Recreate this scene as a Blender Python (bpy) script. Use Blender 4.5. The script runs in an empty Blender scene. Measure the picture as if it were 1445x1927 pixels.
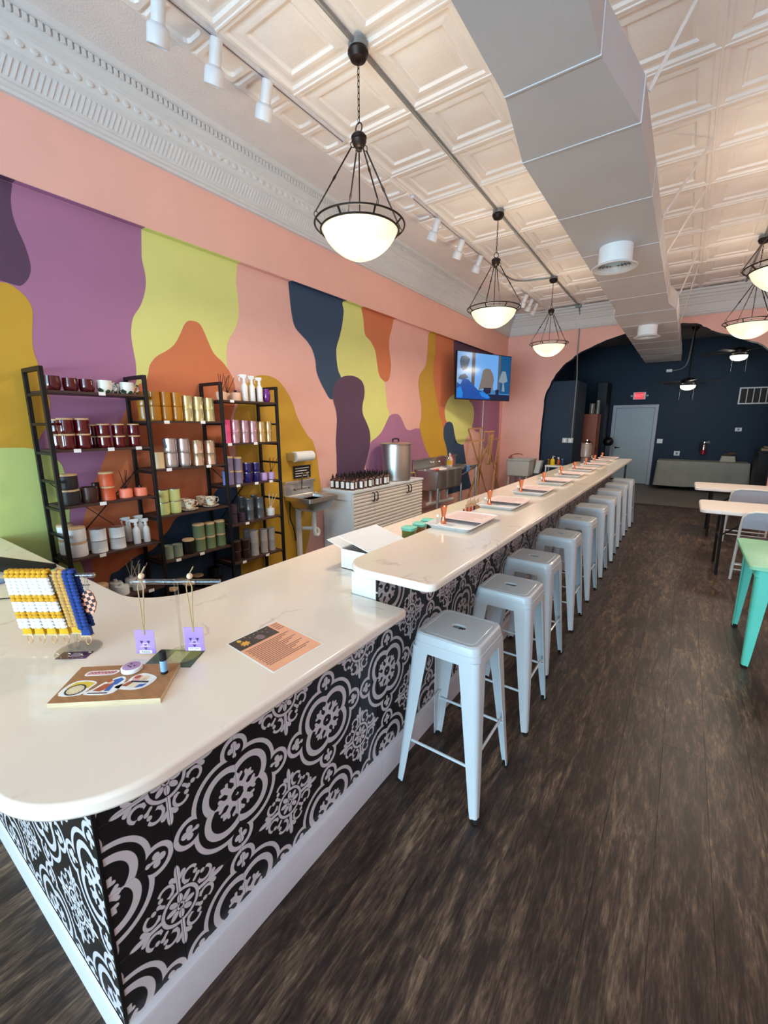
import bpy, bmesh, math, random
from mathutils import Vector, Matrix, Euler
from math import sin, cos, pi, radians as R
random.seed(7)
scene = bpy.context.scene
col = scene.collection

# ------------------------------------------------------------------ camera
# world: X to the right of the room, Y down its length, Z up; eye height 1.653 m
cam_d = bpy.data.cameras.new('camera'); cam_o = bpy.data.objects.new('camera', cam_d); col.objects.link(cam_o)
F_PX, VX, VY = 800.0, 1293.0, 798.0
cam_d.sensor_fit = 'HORIZONTAL'; cam_d.sensor_width = 36.0; cam_d.lens = F_PX/1445.0*36.0
cam_d.clip_start = 0.02; cam_d.clip_end = 200
_pit = math.atan((963.5-VY)/F_PX); _yaw = math.atan((VX-722.5)/math.hypot(F_PX, 963.5-VY))
cam_o.location = (0, 0, 1.653); cam_o.rotation_euler = (pi/2-_pit, 0, _yaw)
scene.camera = cam_o

# ------------------------------------------------------------------ light
world = bpy.data.worlds.new('daylight'); scene.world = world; world.use_nodes = True
_bg = world.node_tree.nodes['Background']; _bg.inputs[0].default_value = (0.66, 0.82, 1.0, 1); _bg.inputs[1].default_value = 1.0
def area(name, loc, rot, sx, sy, power, color):
    d = bpy.data.lights.new(name, 'AREA'); d.shape = 'RECTANGLE'; d.size = sx; d.size_y = sy; d.energy = power; d.color = color
    o = bpy.data.objects.new(name, d); o.location = loc; o.rotation_euler = rot; col.objects.link(o); return o
# daylight falling through the shop window behind the camera
area('daylight_shop_window', (-0.72, -4.70, 1.8), (R(90), 0, 0), 5.4, 2.4, 370, (0.38, 0.75, 1.0))
# added cool fill lamp outside the same window, tilted up to brighten the ceiling
area('added_ceiling_fill', (-0.72, -4.78, 0.9), (R(118), 0, 0), 5.4, 1.2, 280, (0.70, 0.87, 1.0))
scene.view_settings.view_transform = 'Standard'; scene.view_settings.look = 'None'
scene.view_settings.gamma = 1.0; scene.view_settings.use_curve_mapping = False
scene.view_settings.exposure = 0.33

# ------------------------------------------------------------------ helpers
def lin(c):
    def f(v):
        v /= 255.0
        return v/12.92 if v <= 0.04045 else ((v+0.055)/1.055)**2.4
    return (f(c[0]), f(c[1]), f(c[2]), 1.0)
MATS = {}
def new_mat(name):
    m = bpy.data.materials.new(name); m.use_nodes = True; MATS[name] = m
    return m, m.node_tree.nodes, m.node_tree.links, m.node_tree.nodes['Principled BSDF']
def mat(name, c, rough=0.5, metal=0.0, var=0.06, scale=20, bump=0.0, bscale=200, coat=0.0, trans=0.0, emit=None, estr=0.0, stretch=None, ior=1.45, alpha=1.0, aniso=0.0):
    """plain procedural surface: base colour with a little noise, optional fine relief"""
    if name in MATS: return MATS[name]
    m, N, L, b = new_mat(name)
    base = lin(c)
    tc = N.new('ShaderNodeTexCoord'); vec = tc.outputs['Object']
    if stretch:
        mp = N.new('ShaderNodeMapping'); mp.inputs['Scale'].default_value = stretch; L.new(vec, mp.inputs[0]); vec = mp.outputs[0]
    if var > 0:
        nz = N.new('ShaderNodeTexNoise'); nz.inputs['Scale'].default_value = scale; nz.inputs['Detail'].default_value = 4; L.new(vec, nz.inputs['Vector'])
        rp = N.new('ShaderNodeValToRGB')
        rp.color_ramp.elements[0].position = 0.3; rp.color_ramp.elements[1].position = 0.7
        rp.color_ramp.elements[0].color = tuple(v*(1-var) for v in base[:3])+(1,)
        rp.color_ramp.elements[1].color = tuple(min(1, v*(1+var)) for v in base[:3])+(1,)
        L.new(nz.outputs[0], rp.inputs[0]); L.new(rp.outputs[0], b.inputs['Base Color'])
    else:
        b.inputs['Base Color'].default_value = base
    b.inputs['Roughness'].default_value = rough; b.inputs['Metallic'].default_value = metal
    b.inputs['Coat Weight'].default_value = coat; b.inputs['Transmission Weight'].default_value = trans; b.inputs['IOR'].default_value = ior
    b.inputs['Alpha'].default_value = alpha
    if emit is not None:
        b.inputs['Emission Color'].default_value = lin(emit); b.inputs['Emission Strength'].default_value = estr
    if bump > 0:
        n2 = N.new('ShaderNodeTexNoise'); n2.inputs['Scale'].default_value = bscale; n2.inputs['Detail'].default_value = 3; L.new(vec, n2.inputs['Vector'])
        bp = N.new('ShaderNodeBump'); bp.inputs['Strength'].default_value = bump; bp.inputs['Distance'].default_value = 0.01
        L.new(n2.outputs[0], bp.inputs['Height']); L.new(bp.outputs[0], b.inputs['Normal'])
    return m

class MB:
    """collects shapes and links them as ONE mesh object"""
    def __init__(s): s.v = []; s.f = []; s.mi = []; s.m = 0
    def add(s, vs, fs, M=None):
        o = len(s.v)
        s.v += [tuple(M @ Vector(p)) for p in vs] if M else [tuple(p) for p in vs]
        s.f += [tuple(i+o for i in f) for f in fs]; s.mi += [s.m]*len(fs); return s
    def box(s, x0, x1, y0, y1, z0, z1, M=None):
        vs = [(x0,y0,z0),(x1,y0,z0),(x1,y1,z0),(x0,y1,z0),(x0,y0,z1),(x1,y0,z1),(x1,y1,z1),(x0,y1,z1)]
        return s.add(vs, [(3,2,1,0),(4,5,6,7),(0,1,5,4),(1,2,6,5),(2,3,7,6),(3,0,4,7)], M)
    def loft(s, loops, cap0=True, cap1=True, closed=True, M=None):
        n = len(loops[0]); vs = [p for l in loops for p in l]; fs = []
        for k in range(len(loops)-1):
            for i in range(n if closed else n-1):
                j = (i+1) % n; fs.append((k*n+i, k*n+j, (k+1)*n+j, (k+1)*n+i))
        if cap0: fs.append(tuple(reversed(range(n))))
        if cap1: fs.append(tuple(range((len(loops)-1)*n, len(loops)*n)))
        return s.add(vs, fs, M)
    def lathe(s, prof, c=(0,0,0), n=20, cap0=True, cap1=True, M=None):
        loops = [[(c[0]+r*cos(2*pi*i/n), c[1]+r*sin(2*pi*i/n), c[2]+z) for i in range(n)] for r, z in prof]
        return s.loft(loops, cap0, cap1, True, M)
    def tube(s, pts, r, n=8, cap=True, closed=False, M=None):
        pts = [Vector(p) for p in pts]; loops = []; m = len(pts); prev = None
        for i, p in enumerate(pts):
            if closed: t = pts[(i+1) % m]-pts[i-1]
            else: t = pts[min(i+1, m-1)]-pts[max(i-1, 0)]
            t.normalize()
            if prev is None:
                a = Vector((0,0,1)) if abs(t.z) < 0.9 else Vector((1,0,0)); u = t.cross(a).normalized()
            else:
                u = (prev-t*prev.dot(t)).normalized()
            prev = u; w = t.cross(u); rr = r[i] if isinstance(r, (list, tuple)) else r
            loops.append([tuple(p+(u*cos(2*pi*k/n)+w*sin(2*pi*k/n))*rr) for k in range(n)])
        if closed: loops.append(loops[0])
        return s.loft(loops, cap and not closed, cap and not closed, True, M)
    def bar(s, p0, p1, w, h, up=(0,0,1), M=None):
        p0, p1 = Vector(p0), Vector(p1); t = (p1-p0).normalized(); u = Vector(up)
        if abs(t.dot(u)) > 0.98: u = Vector((1,0,0))
        x = t.cross(u).normalized()*w/2; y = x.normalized().cross(t)*h/2
        l = [[p-x-y, p+x-y, p+x+y, p-x+y] for p in (p0, p1)]
        return s.loft(l, True, True, True, M)
    def prism(s, poly, z0, z1, M=None):
        return s.loft([[(x,y,z0) for x,y in poly], [(x,y,z1) for x,y in poly]], True, True, True, M)
    def sphere(s, c, r, n=12, sc=(1,1,1), M=None):
        prof = [(r*sin(pi*k/n)+1e-5, -r*cos(pi*k/n)) for k in range(n+1)]
        loops = [[(c[0]+a*cos(2*pi*i/n)*sc[0], c[1]+a*sin(2*pi*i/n)*sc[1], c[2]+z*sc[2]) for i in range(n)] for a, z in prof]
        return s.loft(loops, True, True, True, M)
    def mesh(s, name, mats, angle=35):
        me = bpy.data.meshes.new(name); me.from_pydata(s.v, [], s.f); me.update()
        bm = bmesh.new(); bm.from_mesh(me); bmesh.ops.recalc_face_normals(bm, faces=bm.faces); bm.to_mesh(me); bm.free()
        for mm in (mats if isinstance(mats, (list, tuple)) else [mats]): me.materials.append(mm)
        me.polygons.foreach_set('material_index', s.mi)
        me.polygons.foreach_set('use_smooth', [True]*len(me.polygons))
        try: me.set_sharp_from_angle(angle=R(angle))
        except Exception: pass
        return me
    def build(s, name, mats, parent=None, loc=None, rot=None, bevel=0, angle=35, label=None):
        o = bpy.data.objects.new(name, s.mesh(name, mats, angle)); col.objects.link(o)
        if parent: o.parent = parent
        if loc: o.location = loc
        if rot: o.rotation_euler = rot
        if bevel:
            md = o.modifiers.new('bevel', 'BEVEL'); md.width = bevel; md.segments = 2; md.limit_method = 'ANGLE'; md.angle_limit = R(40); md.use_clamp_overlap = True; md.harden_normals = True
        if label: o['label'] = label
        return o
def rr(hx, hy, r, z, n=5, c=(0,0)):
    """rounded rectangle loop"""
    r = max(min(r, hx, hy), 1e-4); pts = []
    for k, (sx, sy) in enumerate(((1,1),(-1,1),(-1,-1),(1,-1))):
        for i in range(n):
            a = k*pi/2 + (pi/2)*i/(n-1)
            pts.append((c[0]+sx*(hx-r)+r*cos(a), c[1]+sy*(hy-r)+r*sin(a), z))
    return pts
def tag(o, label, cat, group=None):
    o['label'] = label; o['category'] = cat
    if group: o['group'] = group
    return o
def thing(name, label, cat, loc=(0,0,0), rz=0, group=None):
    o = bpy.data.objects.new(name, None); o.empty_display_size = 0.05; col.objects.link(o); o.location = loc; o.rotation_euler = (0,0,rz)
    return tag(o, label, cat, group)
def struct(o): o['kind'] = 'structure'; return o
def stuff(o): o['kind'] = 'stuff'; return o
def dup(root, loc, rz=None, label=None, group=None, scale=None):
    c = root.copy(); col.objects.link(c); c.location = loc
    if rz is not None: c.rotation_euler = (0,0,rz)
    if scale is not None: c.scale = (scale,)*3
    if label: c['label'] = label
    if group: c['group'] = group
    for ch in root.children:
        d = ch.copy(); col.objects.link(d); d.parent = c
        for g in ch.children:
            e = g.copy(); col.objects.link(e); e.parent = d
    return c
ORD = ['first','second','third','fourth','fifth','sixth','seventh','eighth','ninth','tenth','eleventh','twelfth']
def smooth(pts, n=4, closed=False):
    """Catmull-Rom through the points"""
    out = []; m = len(pts); rng = range(m) if closed else range(m-1)
    for i in rng:
        g = (lambda k: pts[k % m]) if closed else (lambda k: pts[max(0, min(m-1, k))])
        p0, p1, p2, p3 = g(i-1), g(i), g(i+1), g(i+2)
        for k in range(n):
            t = k/n
            out.append(tuple(0.5*((2*b)+(c-a)*t+(2*a-5*b+4*c-d)*t*t+(-a+3*b-3*c+d)*t**3) for a,b,c,d in zip(p0,p1,p2,p3)))
    if not closed: out.append(tuple(pts[-1]))
    return out
class E:
    """tiny expression builder for shader math nodes"""
    tree = None
    def __init__(s, x): s.x = x
    @staticmethod
    def op(o, *a):
        n = E.tree.nodes.new('ShaderNodeMath'); n.operation = o
        for i, v in enumerate(a):
            v = v.x if isinstance(v, E) else v
            if isinstance(v, (int, float)): n.inputs[i].default_value = v
            else: E.tree.links.new(v, n.inputs[i])
        return E(n.outputs[0])
    def __add__(s, o): return E.op('ADD', s, o)
    __radd__ = __add__
    def __sub__(s, o): return E.op('SUBTRACT', s, o)
    def __rsub__(s, o): return E.op('SUBTRACT', o, s)
    def __mul__(s, o): return E.op('MULTIPLY', s, o)
    __rmul__ = __mul__
    def __truediv__(s, o): return E.op('DIVIDE', s, o)
    def __neg__(s): return E.op('MULTIPLY', s, -1.0)
def emin(a, *r):
    for b in r: a = E.op('MINIMUM', a, b)
    return a
def emax(a, *r):
    for b in r: a = E.op('MAXIMUM', a, b)
    return a
def eabs(a): return E.op('ABSOLUTE', a)
def elen(a, b): return E.op('SQRT', a*a+b*b)
def ecirc(u, v, cx, cy, r): return elen(u-cx, v-cy)-r
def eell(u, v, cx, cy, ax, ay): return (elen((u-cx)/ax, (v-cy)/ay)-1.0)*min(ax, ay)
def eseg(u, v, x0, y0, x1, y1, r):
    dx, dy = x1-x0, y1-y0; k = dx*dx+dy*dy
    t = ((u-x0)*dx+(v-y0)*dy)/k; t = emin(emax(t, 0.0), 1.0)
    return elen(u-x0-t*dx, v-y0-t*dy)-r
PEND_W, PEND_D, FAN_W = 8.5, 20.0, 6.0

# ------------------------------------------------------------------ room dimensions
XL, XR, YF, YA, YB, ZC = -3.69, 2.25, -4.5, 10.25, 13.9, 4.05
ZB = 3.78   # ceiling of the back room

# ------------------------------------------------------------------ main materials
def paint(name, c): return mat(name, c, rough=0.62, var=0.025, scale=3, bump=0.05, bscale=260)
PINK = paint('pink_wall_paint', (241, 184, 168))
MUR = dict(pink=paint('mural_pink', (238, 182, 168)), mauve=paint('mural_mauve', (172, 116, 150)), lime=paint('mural_lime', (224, 223, 134)),
           orange=paint('mural_orange', (212, 122, 80)), plum=paint('mural_plum', (92, 64, 88)), mustard=paint('mural_mustard', (204, 158, 50)),
           green=paint('mural_green', (196, 212, 128)), navy=paint('mural_navy', (48, 72, 100)))
NAVY = paint('navy_wall_paint', (18, 40, 62))
WHITE_P = mat('white_trim_paint', (232, 230, 228), rough=0.45, var=0.02, scale=5)
CEIL_W = mat('textured_ceiling_white', (226, 216, 212), rough=0.7, var=0.03, scale=6, bump=0.35, bscale=90)
TIN_W = mat('painted_tin_white', (238, 229, 223), rough=0.5, var=0.03, scale=5, bump=0.18, bscale=60)
WHITE = mat('white_powder_coat', (226, 228, 230), rough=0.38, var=0.015, scale=8)
BLACK_M = mat('black_metal', (26, 24, 25), rough=0.45, metal=0.3, var=0.1, scale=30)
BRONZE = mat('dark_bronze', (48, 40, 38), rough=0.42, metal=0.7, var=0.15, scale=40)
STEEL = mat('stainless_steel', (204, 203, 200), rough=0.34, metal=1.0, var=0.06, scale=3, stretch=(40, 40, 1))
CHROME = mat('chrome', (200, 198, 196), rough=0.12, metal=1.0, var=0.02)
def see_through(name, tint, ior):
    m = bpy.data.materials.new(name); m.use_nodes = True; N, L = m.node_tree.nodes, m.node_tree.links
    for n in list(N): N.remove(n)
    o = N.new('ShaderNodeOutputMaterial'); t = N.new('ShaderNodeBsdfTransparent'); t.inputs[0].default_value = tint; g = N.new('ShaderNodeBsdfGlossy'); g.inputs['Roughness'].default_value = 0.03
    lw_ = N.new('ShaderNodeLayerWeight'); E.tree = m.node_tree; f = E.op('POWER', E(lw_.outputs['Facing']), 2.5)*0.55+0.06; mx = N.new('ShaderNodeMixShader')
    L.new(f.x, mx.inputs[0]); L.new(t.outputs[0], mx.inputs[1]); L.new(g.outputs[0], mx.inputs[2]); L.new(mx.outputs[0], o.inputs[0]); return m
CLEAR = see_through('clear_acrylic', (0.93, 0.94, 0.95, 1), 1.5)
GLASS = see_through('clear_glass', (0.9, 0.93, 0.92, 1), 1.45)
RUBBER = mat('black_rubber', (18, 18, 18), rough=0.8, var=0.1)
GROUT = mat('dark_grout', (34, 33, 33), rough=0.9, var=0.1)
PVC = mat('white_pvc', (226, 224, 218), rough=0.35, var=0.02)
PLASTIC_W = mat('white_plastic', (232, 232, 230), rough=0.3, var=0.015)
PAPER = mat('white_paper', (240, 238, 234), rough=0.8, var=0.02, scale=60)

def floor_mat():
    m, N, L, b = new_mat('dark_oak_plank')
    ge = N.new('ShaderNodeNewGeometry'); oi = N.new('ShaderNodeObjectInfo')
    cmb = N.new('ShaderNodeCombineXYZ'); mu = N.new('ShaderNodeMath'); mu.operation = 'MULTIPLY'; mu.inputs[1].default_value = 0.45
    L.new(oi.outputs['Random'], mu.inputs[0]); L.new(mu.outputs[0], cmb.inputs[2])
    va = N.new('ShaderNodeVectorMath'); va.operation = 'ADD'; L.new(ge.outputs['Position'], va.inputs[0]); L.new(cmb.outputs[0], va.inputs[1])
    def nz(scale, det, dist):
        mp = N.new('ShaderNodeMapping'); mp.inputs['Scale'].default_value = scale; L.new(va.outputs[0], mp.inputs[0])
        t = N.new('ShaderNodeTexNoise'); t.inputs['Scale'].default_value = 1.0; t.inputs['Detail'].default_value = det; t.inputs['Distortion'].default_value = dist; t.inputs['Roughness'].default_value = 0.66
        L.new(mp.outputs[0], t.inputs['Vector']); return t.outputs[0]
    a = nz((22, 3.6, 1), 9, 1.0); c = nz((130, 16, 1), 6, 0.5); d = nz((4.5, 0.9, 1), 5, 0.6)
    E.tree = m.node_tree
    v = E(a)*0.55+E(c)*0.40+E(d)*0.27+E(oi.outputs['Random'])*0.03-0.06
    rp = N.new('ShaderNodeValToRGB'); L.new(v.x, rp.inputs[0])
    els = rp.color_ramp.elements
    els[0].position = 0.455; els[0].color = lin((34, 24, 21)); els[1].position = 0.765; els[1].color = lin((150, 124, 98))
    for p, cc in ((0.525, (52, 39, 33)), (0.575, (68, 52, 43)), (0.635, (94, 74, 59))):
        e = els.new(p); e.color = lin(cc)
    L.new(rp.outputs[0], b.inputs['Base Color'])
    b.inputs['Roughness'].default_value = 0.42; b.inputs['Specular IOR Level'].default_value = 0.4
    bp = N.new('ShaderNodeBump'); bp.inputs['Strength'].default_value = 0.12; bp.inputs['Distance'].default_value = 0.004
    L.new(c, bp.inputs['Height']); L.new(bp.outputs[0], b.inputs['Normal'])
    return m
FLOOR_M = floor_mat()

def quartz_mat():
    m, N, L, b = new_mat('veined_white_quartz')
    ge = N.new('ShaderNodeNewGeometry')
    w = N.new('ShaderNodeTexNoise'); w.inputs['Scale'].default_value = 3.0; w.inputs['Detail'].default_value = 8; L.new(ge.outputs['Position'], w.inputs['Vector'])
    vm = N.new('ShaderNodeVectorMath'); vm.operation = 'MULTIPLY_ADD'; vm.inputs[1].default_value = (0.9, 0.9, 0.9)
    L.new(w.outputs['Color'], vm.inputs[0]); L.new(ge.outputs['Position'], vm.inputs[2])
    vo = N.new('ShaderNodeTexVoronoi'); vo.feature = 'DISTANCE_TO_EDGE'; vo.inputs['Scale'].default_value = 1.3; L.new(vm.outputs[0], vo.inputs['Vector'])
    rp = N.new('ShaderNodeValToRGB'); L.new(vo.outputs['Distance'], rp.inputs[0])
    rp.color_ramp.elements[0].position = 0.0; rp.color_ramp.elements[0].color = (1, 1, 1, 1); rp.color_ramp.elements[1].position = 0.022; rp.color_ramp.elements[1].color = (0, 0, 0, 1)
    n2 = N.new('ShaderNodeTexNoise'); n2.inputs['Scale'].default_value = 5.0; n2.inputs['Detail'].default_value = 5; L.new(ge.outputs['Position'], n2.inputs['Vector'])
    E.tree = m.node_tree
    k = emin(emax((E(n2.outputs[0])-0.5)*7.0, 0.0), 1.0)*E(rp.outputs[0])*0.42
    mx = N.new('ShaderNodeMix'); mx.data_type = 'RGBA'; L.new(k.x, mx.inputs[0])
    mx.inputs[6].default_value = lin((238, 225, 209)); mx.inputs[7].default_value = lin((150, 140, 134))
    L.new(mx.outputs[2], b.inputs['Base Color'])
    b.inputs['Roughness'].default_value = 0.16; b.inputs['Coat Weight'].default_value = 0.2; b.inputs['Coat Roughness'].default_value = 0.05
    return m
QUARTZ = quartz_mat()

def tile_mat():
    """printed cement tile: quarter of a quatrefoil medallion at one corner, quarter of a flower wheel at the other"""
    m, N, L, b = new_mat('printed_cement_tile')
    tc = N.new('ShaderNodeTexCoord'); sp = N.new('ShaderNodeSeparateXYZ'); L.new(tc.outputs['Object'], sp.inputs[0])
    E.tree = m.node_tree
    T = 0.2032
    u = E(sp.outputs[0])/T+0.5; v = E(sp.outputs[1])/T+0.5
    a = emax(u, v); c = emin(u, v)                      # mirror on the diagonal: a along the axis, c >= 0
    # medallion centre at (0,0)
    star = emin(elen(a, c)-0.185, eseg(a, c, .12, 0, .30, 0, .05), eseg(a, c, .22, 0, .30, .085, .03), eseg(a, c, .30, 0, .365, 0, .018),
                eseg(a, c, .10, .10, .225, .225, .045), eseg(a, c, .18, .18, .28, .17, .026), eseg(a, c, .2, .2, .255, .255, .018))
    star = emax(star, 0.105-emax(a, (a+c)*0.7071))
    ql = elen(a-.2, c-.2)
    ringA = emax(ql-.365, .262-ql)
    outer = emin(ql-.525, ecirc(a, c, .765, 0, .232))
    ringB = emax(outer, -(outer+.068))
    club = emin(ecirc(a, c, .842, 0, .052), ecirc(a, c, .772, .062, .048), eseg(a, c, .655, 0, .80, 0, .022), ecirc(a, c, .665, .0, .034))
    # flower wheel centre at (1,1)
    p = 1.0-c; q = 1.0-a                                # p >= q >= 0
    rw = elen(p, q)
    wheel = emax(rw-.27, .222-rw)
    pet = emin(eell(p, q, .128, 0, .07, .04), (elen((p*.7071+q*.7071-.13)/.07, (p*.7071-q*.7071)/.04)-1.0)*.04)
    hub = emax(rw-.052, .03-rw)
    leaf = emin(eell(p, q, .55, 0, .115, .042), eseg(p, q, .27, 0, .5, 0, .03), eseg(p, q, .45, .02, .505, .085, .034))
    kx = p-.372; ky = q-.168
    curl1 = emax(eabs(elen(kx, ky)-.098)-.022, ky*.75-kx*.66-.05)
    dots = emin(ecirc(p, q, .345, .245, .034), ecirc(p, q, .30, .098, .03), eseg(p, q, .215, .215, .262, .262, .022), ecirc(p, q, .275, .275, .034))
    scroll = emax(emin(leaf, curl1, dots), -(outer-.04))
    d = emin(star, ringA, ringB, club, wheel, pet, hub, scroll)
    k = emin(emax(0.5-d*130.0, 0.0), 1.0)
    nz = N.new('ShaderNodeTexNoise'); nz.inputs['Scale'].default_value = 30; L.new(tc.outputs['Object'], nz.inputs['Vector'])
    k = k*(0.95+E(nz.outputs[0])*0.08)
    mx = N.new('ShaderNodeMix'); mx.data_type = 'RGBA'; L.new(k.x, mx.inputs[0])
    mx.inputs[6].default_value = lin((25, 24, 25)); mx.inputs[7].default_value = lin((206, 199, 201))
    L.new(mx.outputs[2], b.inputs['Base Color']); b.inputs['Roughness'].default_value = 0.33
    return m
TILE_M = tile_mat()

# ------------------------------------------------------------------ floor, boards laid along the room
fl = MB().box(XL, XR, YF, YA, -0.12, -0.006).build('floor', mat('floor_underlay', (30, 24, 21), 0.8)); struct(fl)
PW, PL = 0.18, 1.22
pm = MB().loft([rr(PW/2-0.0002, PL/2-0.0002, 0.0003, -0.006, 2), rr(PW/2-0.0002, PL/2-0.0002, 0.0003, -0.0005, 2), rr(PW/2-0.0008, PL/2-0.0008, 0.0005, 0.0, 2)]).mesh('plank', FLOOR_M, 8)
pm_half = {}
nx = int((XR-XL)/PW)+1
for i in range(nx):
    x = XL+PW/2+i*PW
    off = (i*0.437) % 1.0*PL
    k = 0; y = -1.0-off
    while y < YA:
        y0, y1 = max(y, -1.0), min(y+PL, YA); y += PL
        if y1-y0 < 0.06: continue
        xm = x
        hidden = (xm < -1.2 and y0 > 0.45)             # under the bar and behind the counter nothing of the floor shows
        if hidden : continue
        if abs((y1-y0)-PL) < 1e-4: me = pm
        else:
            key = round(y1-y0, 3)
            if key not in pm_half:
                hl = (y1-y0)/2
                pm_half[key] = MB().loft([rr(PW/2-0.0002, hl-0.0002, 0.0003, -0.006, 2), rr(PW/2-0.0002, hl-0.0002, 0.0003, -0.0005, 2), rr(PW/2-0.0008, hl-0.0008, 0.0005, 0.0, 2)]).mesh('plank', FLOOR_M, 8)
            me = pm_half[key]
        o = bpy.data.objects.new('plank', me); o.location = (x, (y0+y1)/2, 0); o.parent = fl; col.objects.link(o)
# boards that nothing in the picture shows: one plain sheet under the fittings
struct(MB().box(XL, -1.22, 0.5, YA, -0.006, -0.001).build('floor_behind_counter', mat('floor_sheet', (58, 46, 40), 0.5, scale=4, var=0.2)))
struct(MB().box(XL, XR, YA+0.12, YB, -0.12, 0.0).build('floor_back_room', mat('grey_vinyl_floor', (112, 108, 104), 0.5, var=0.12, scale=5)))
struct(MB().box(-2.74, 1.34, YA-0.01, YA+0.12, -0.1, 0.012).build('trim_threshold', mat('dark_wood_strip', (52, 30, 24), 0.5), bevel=0.004))

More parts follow.
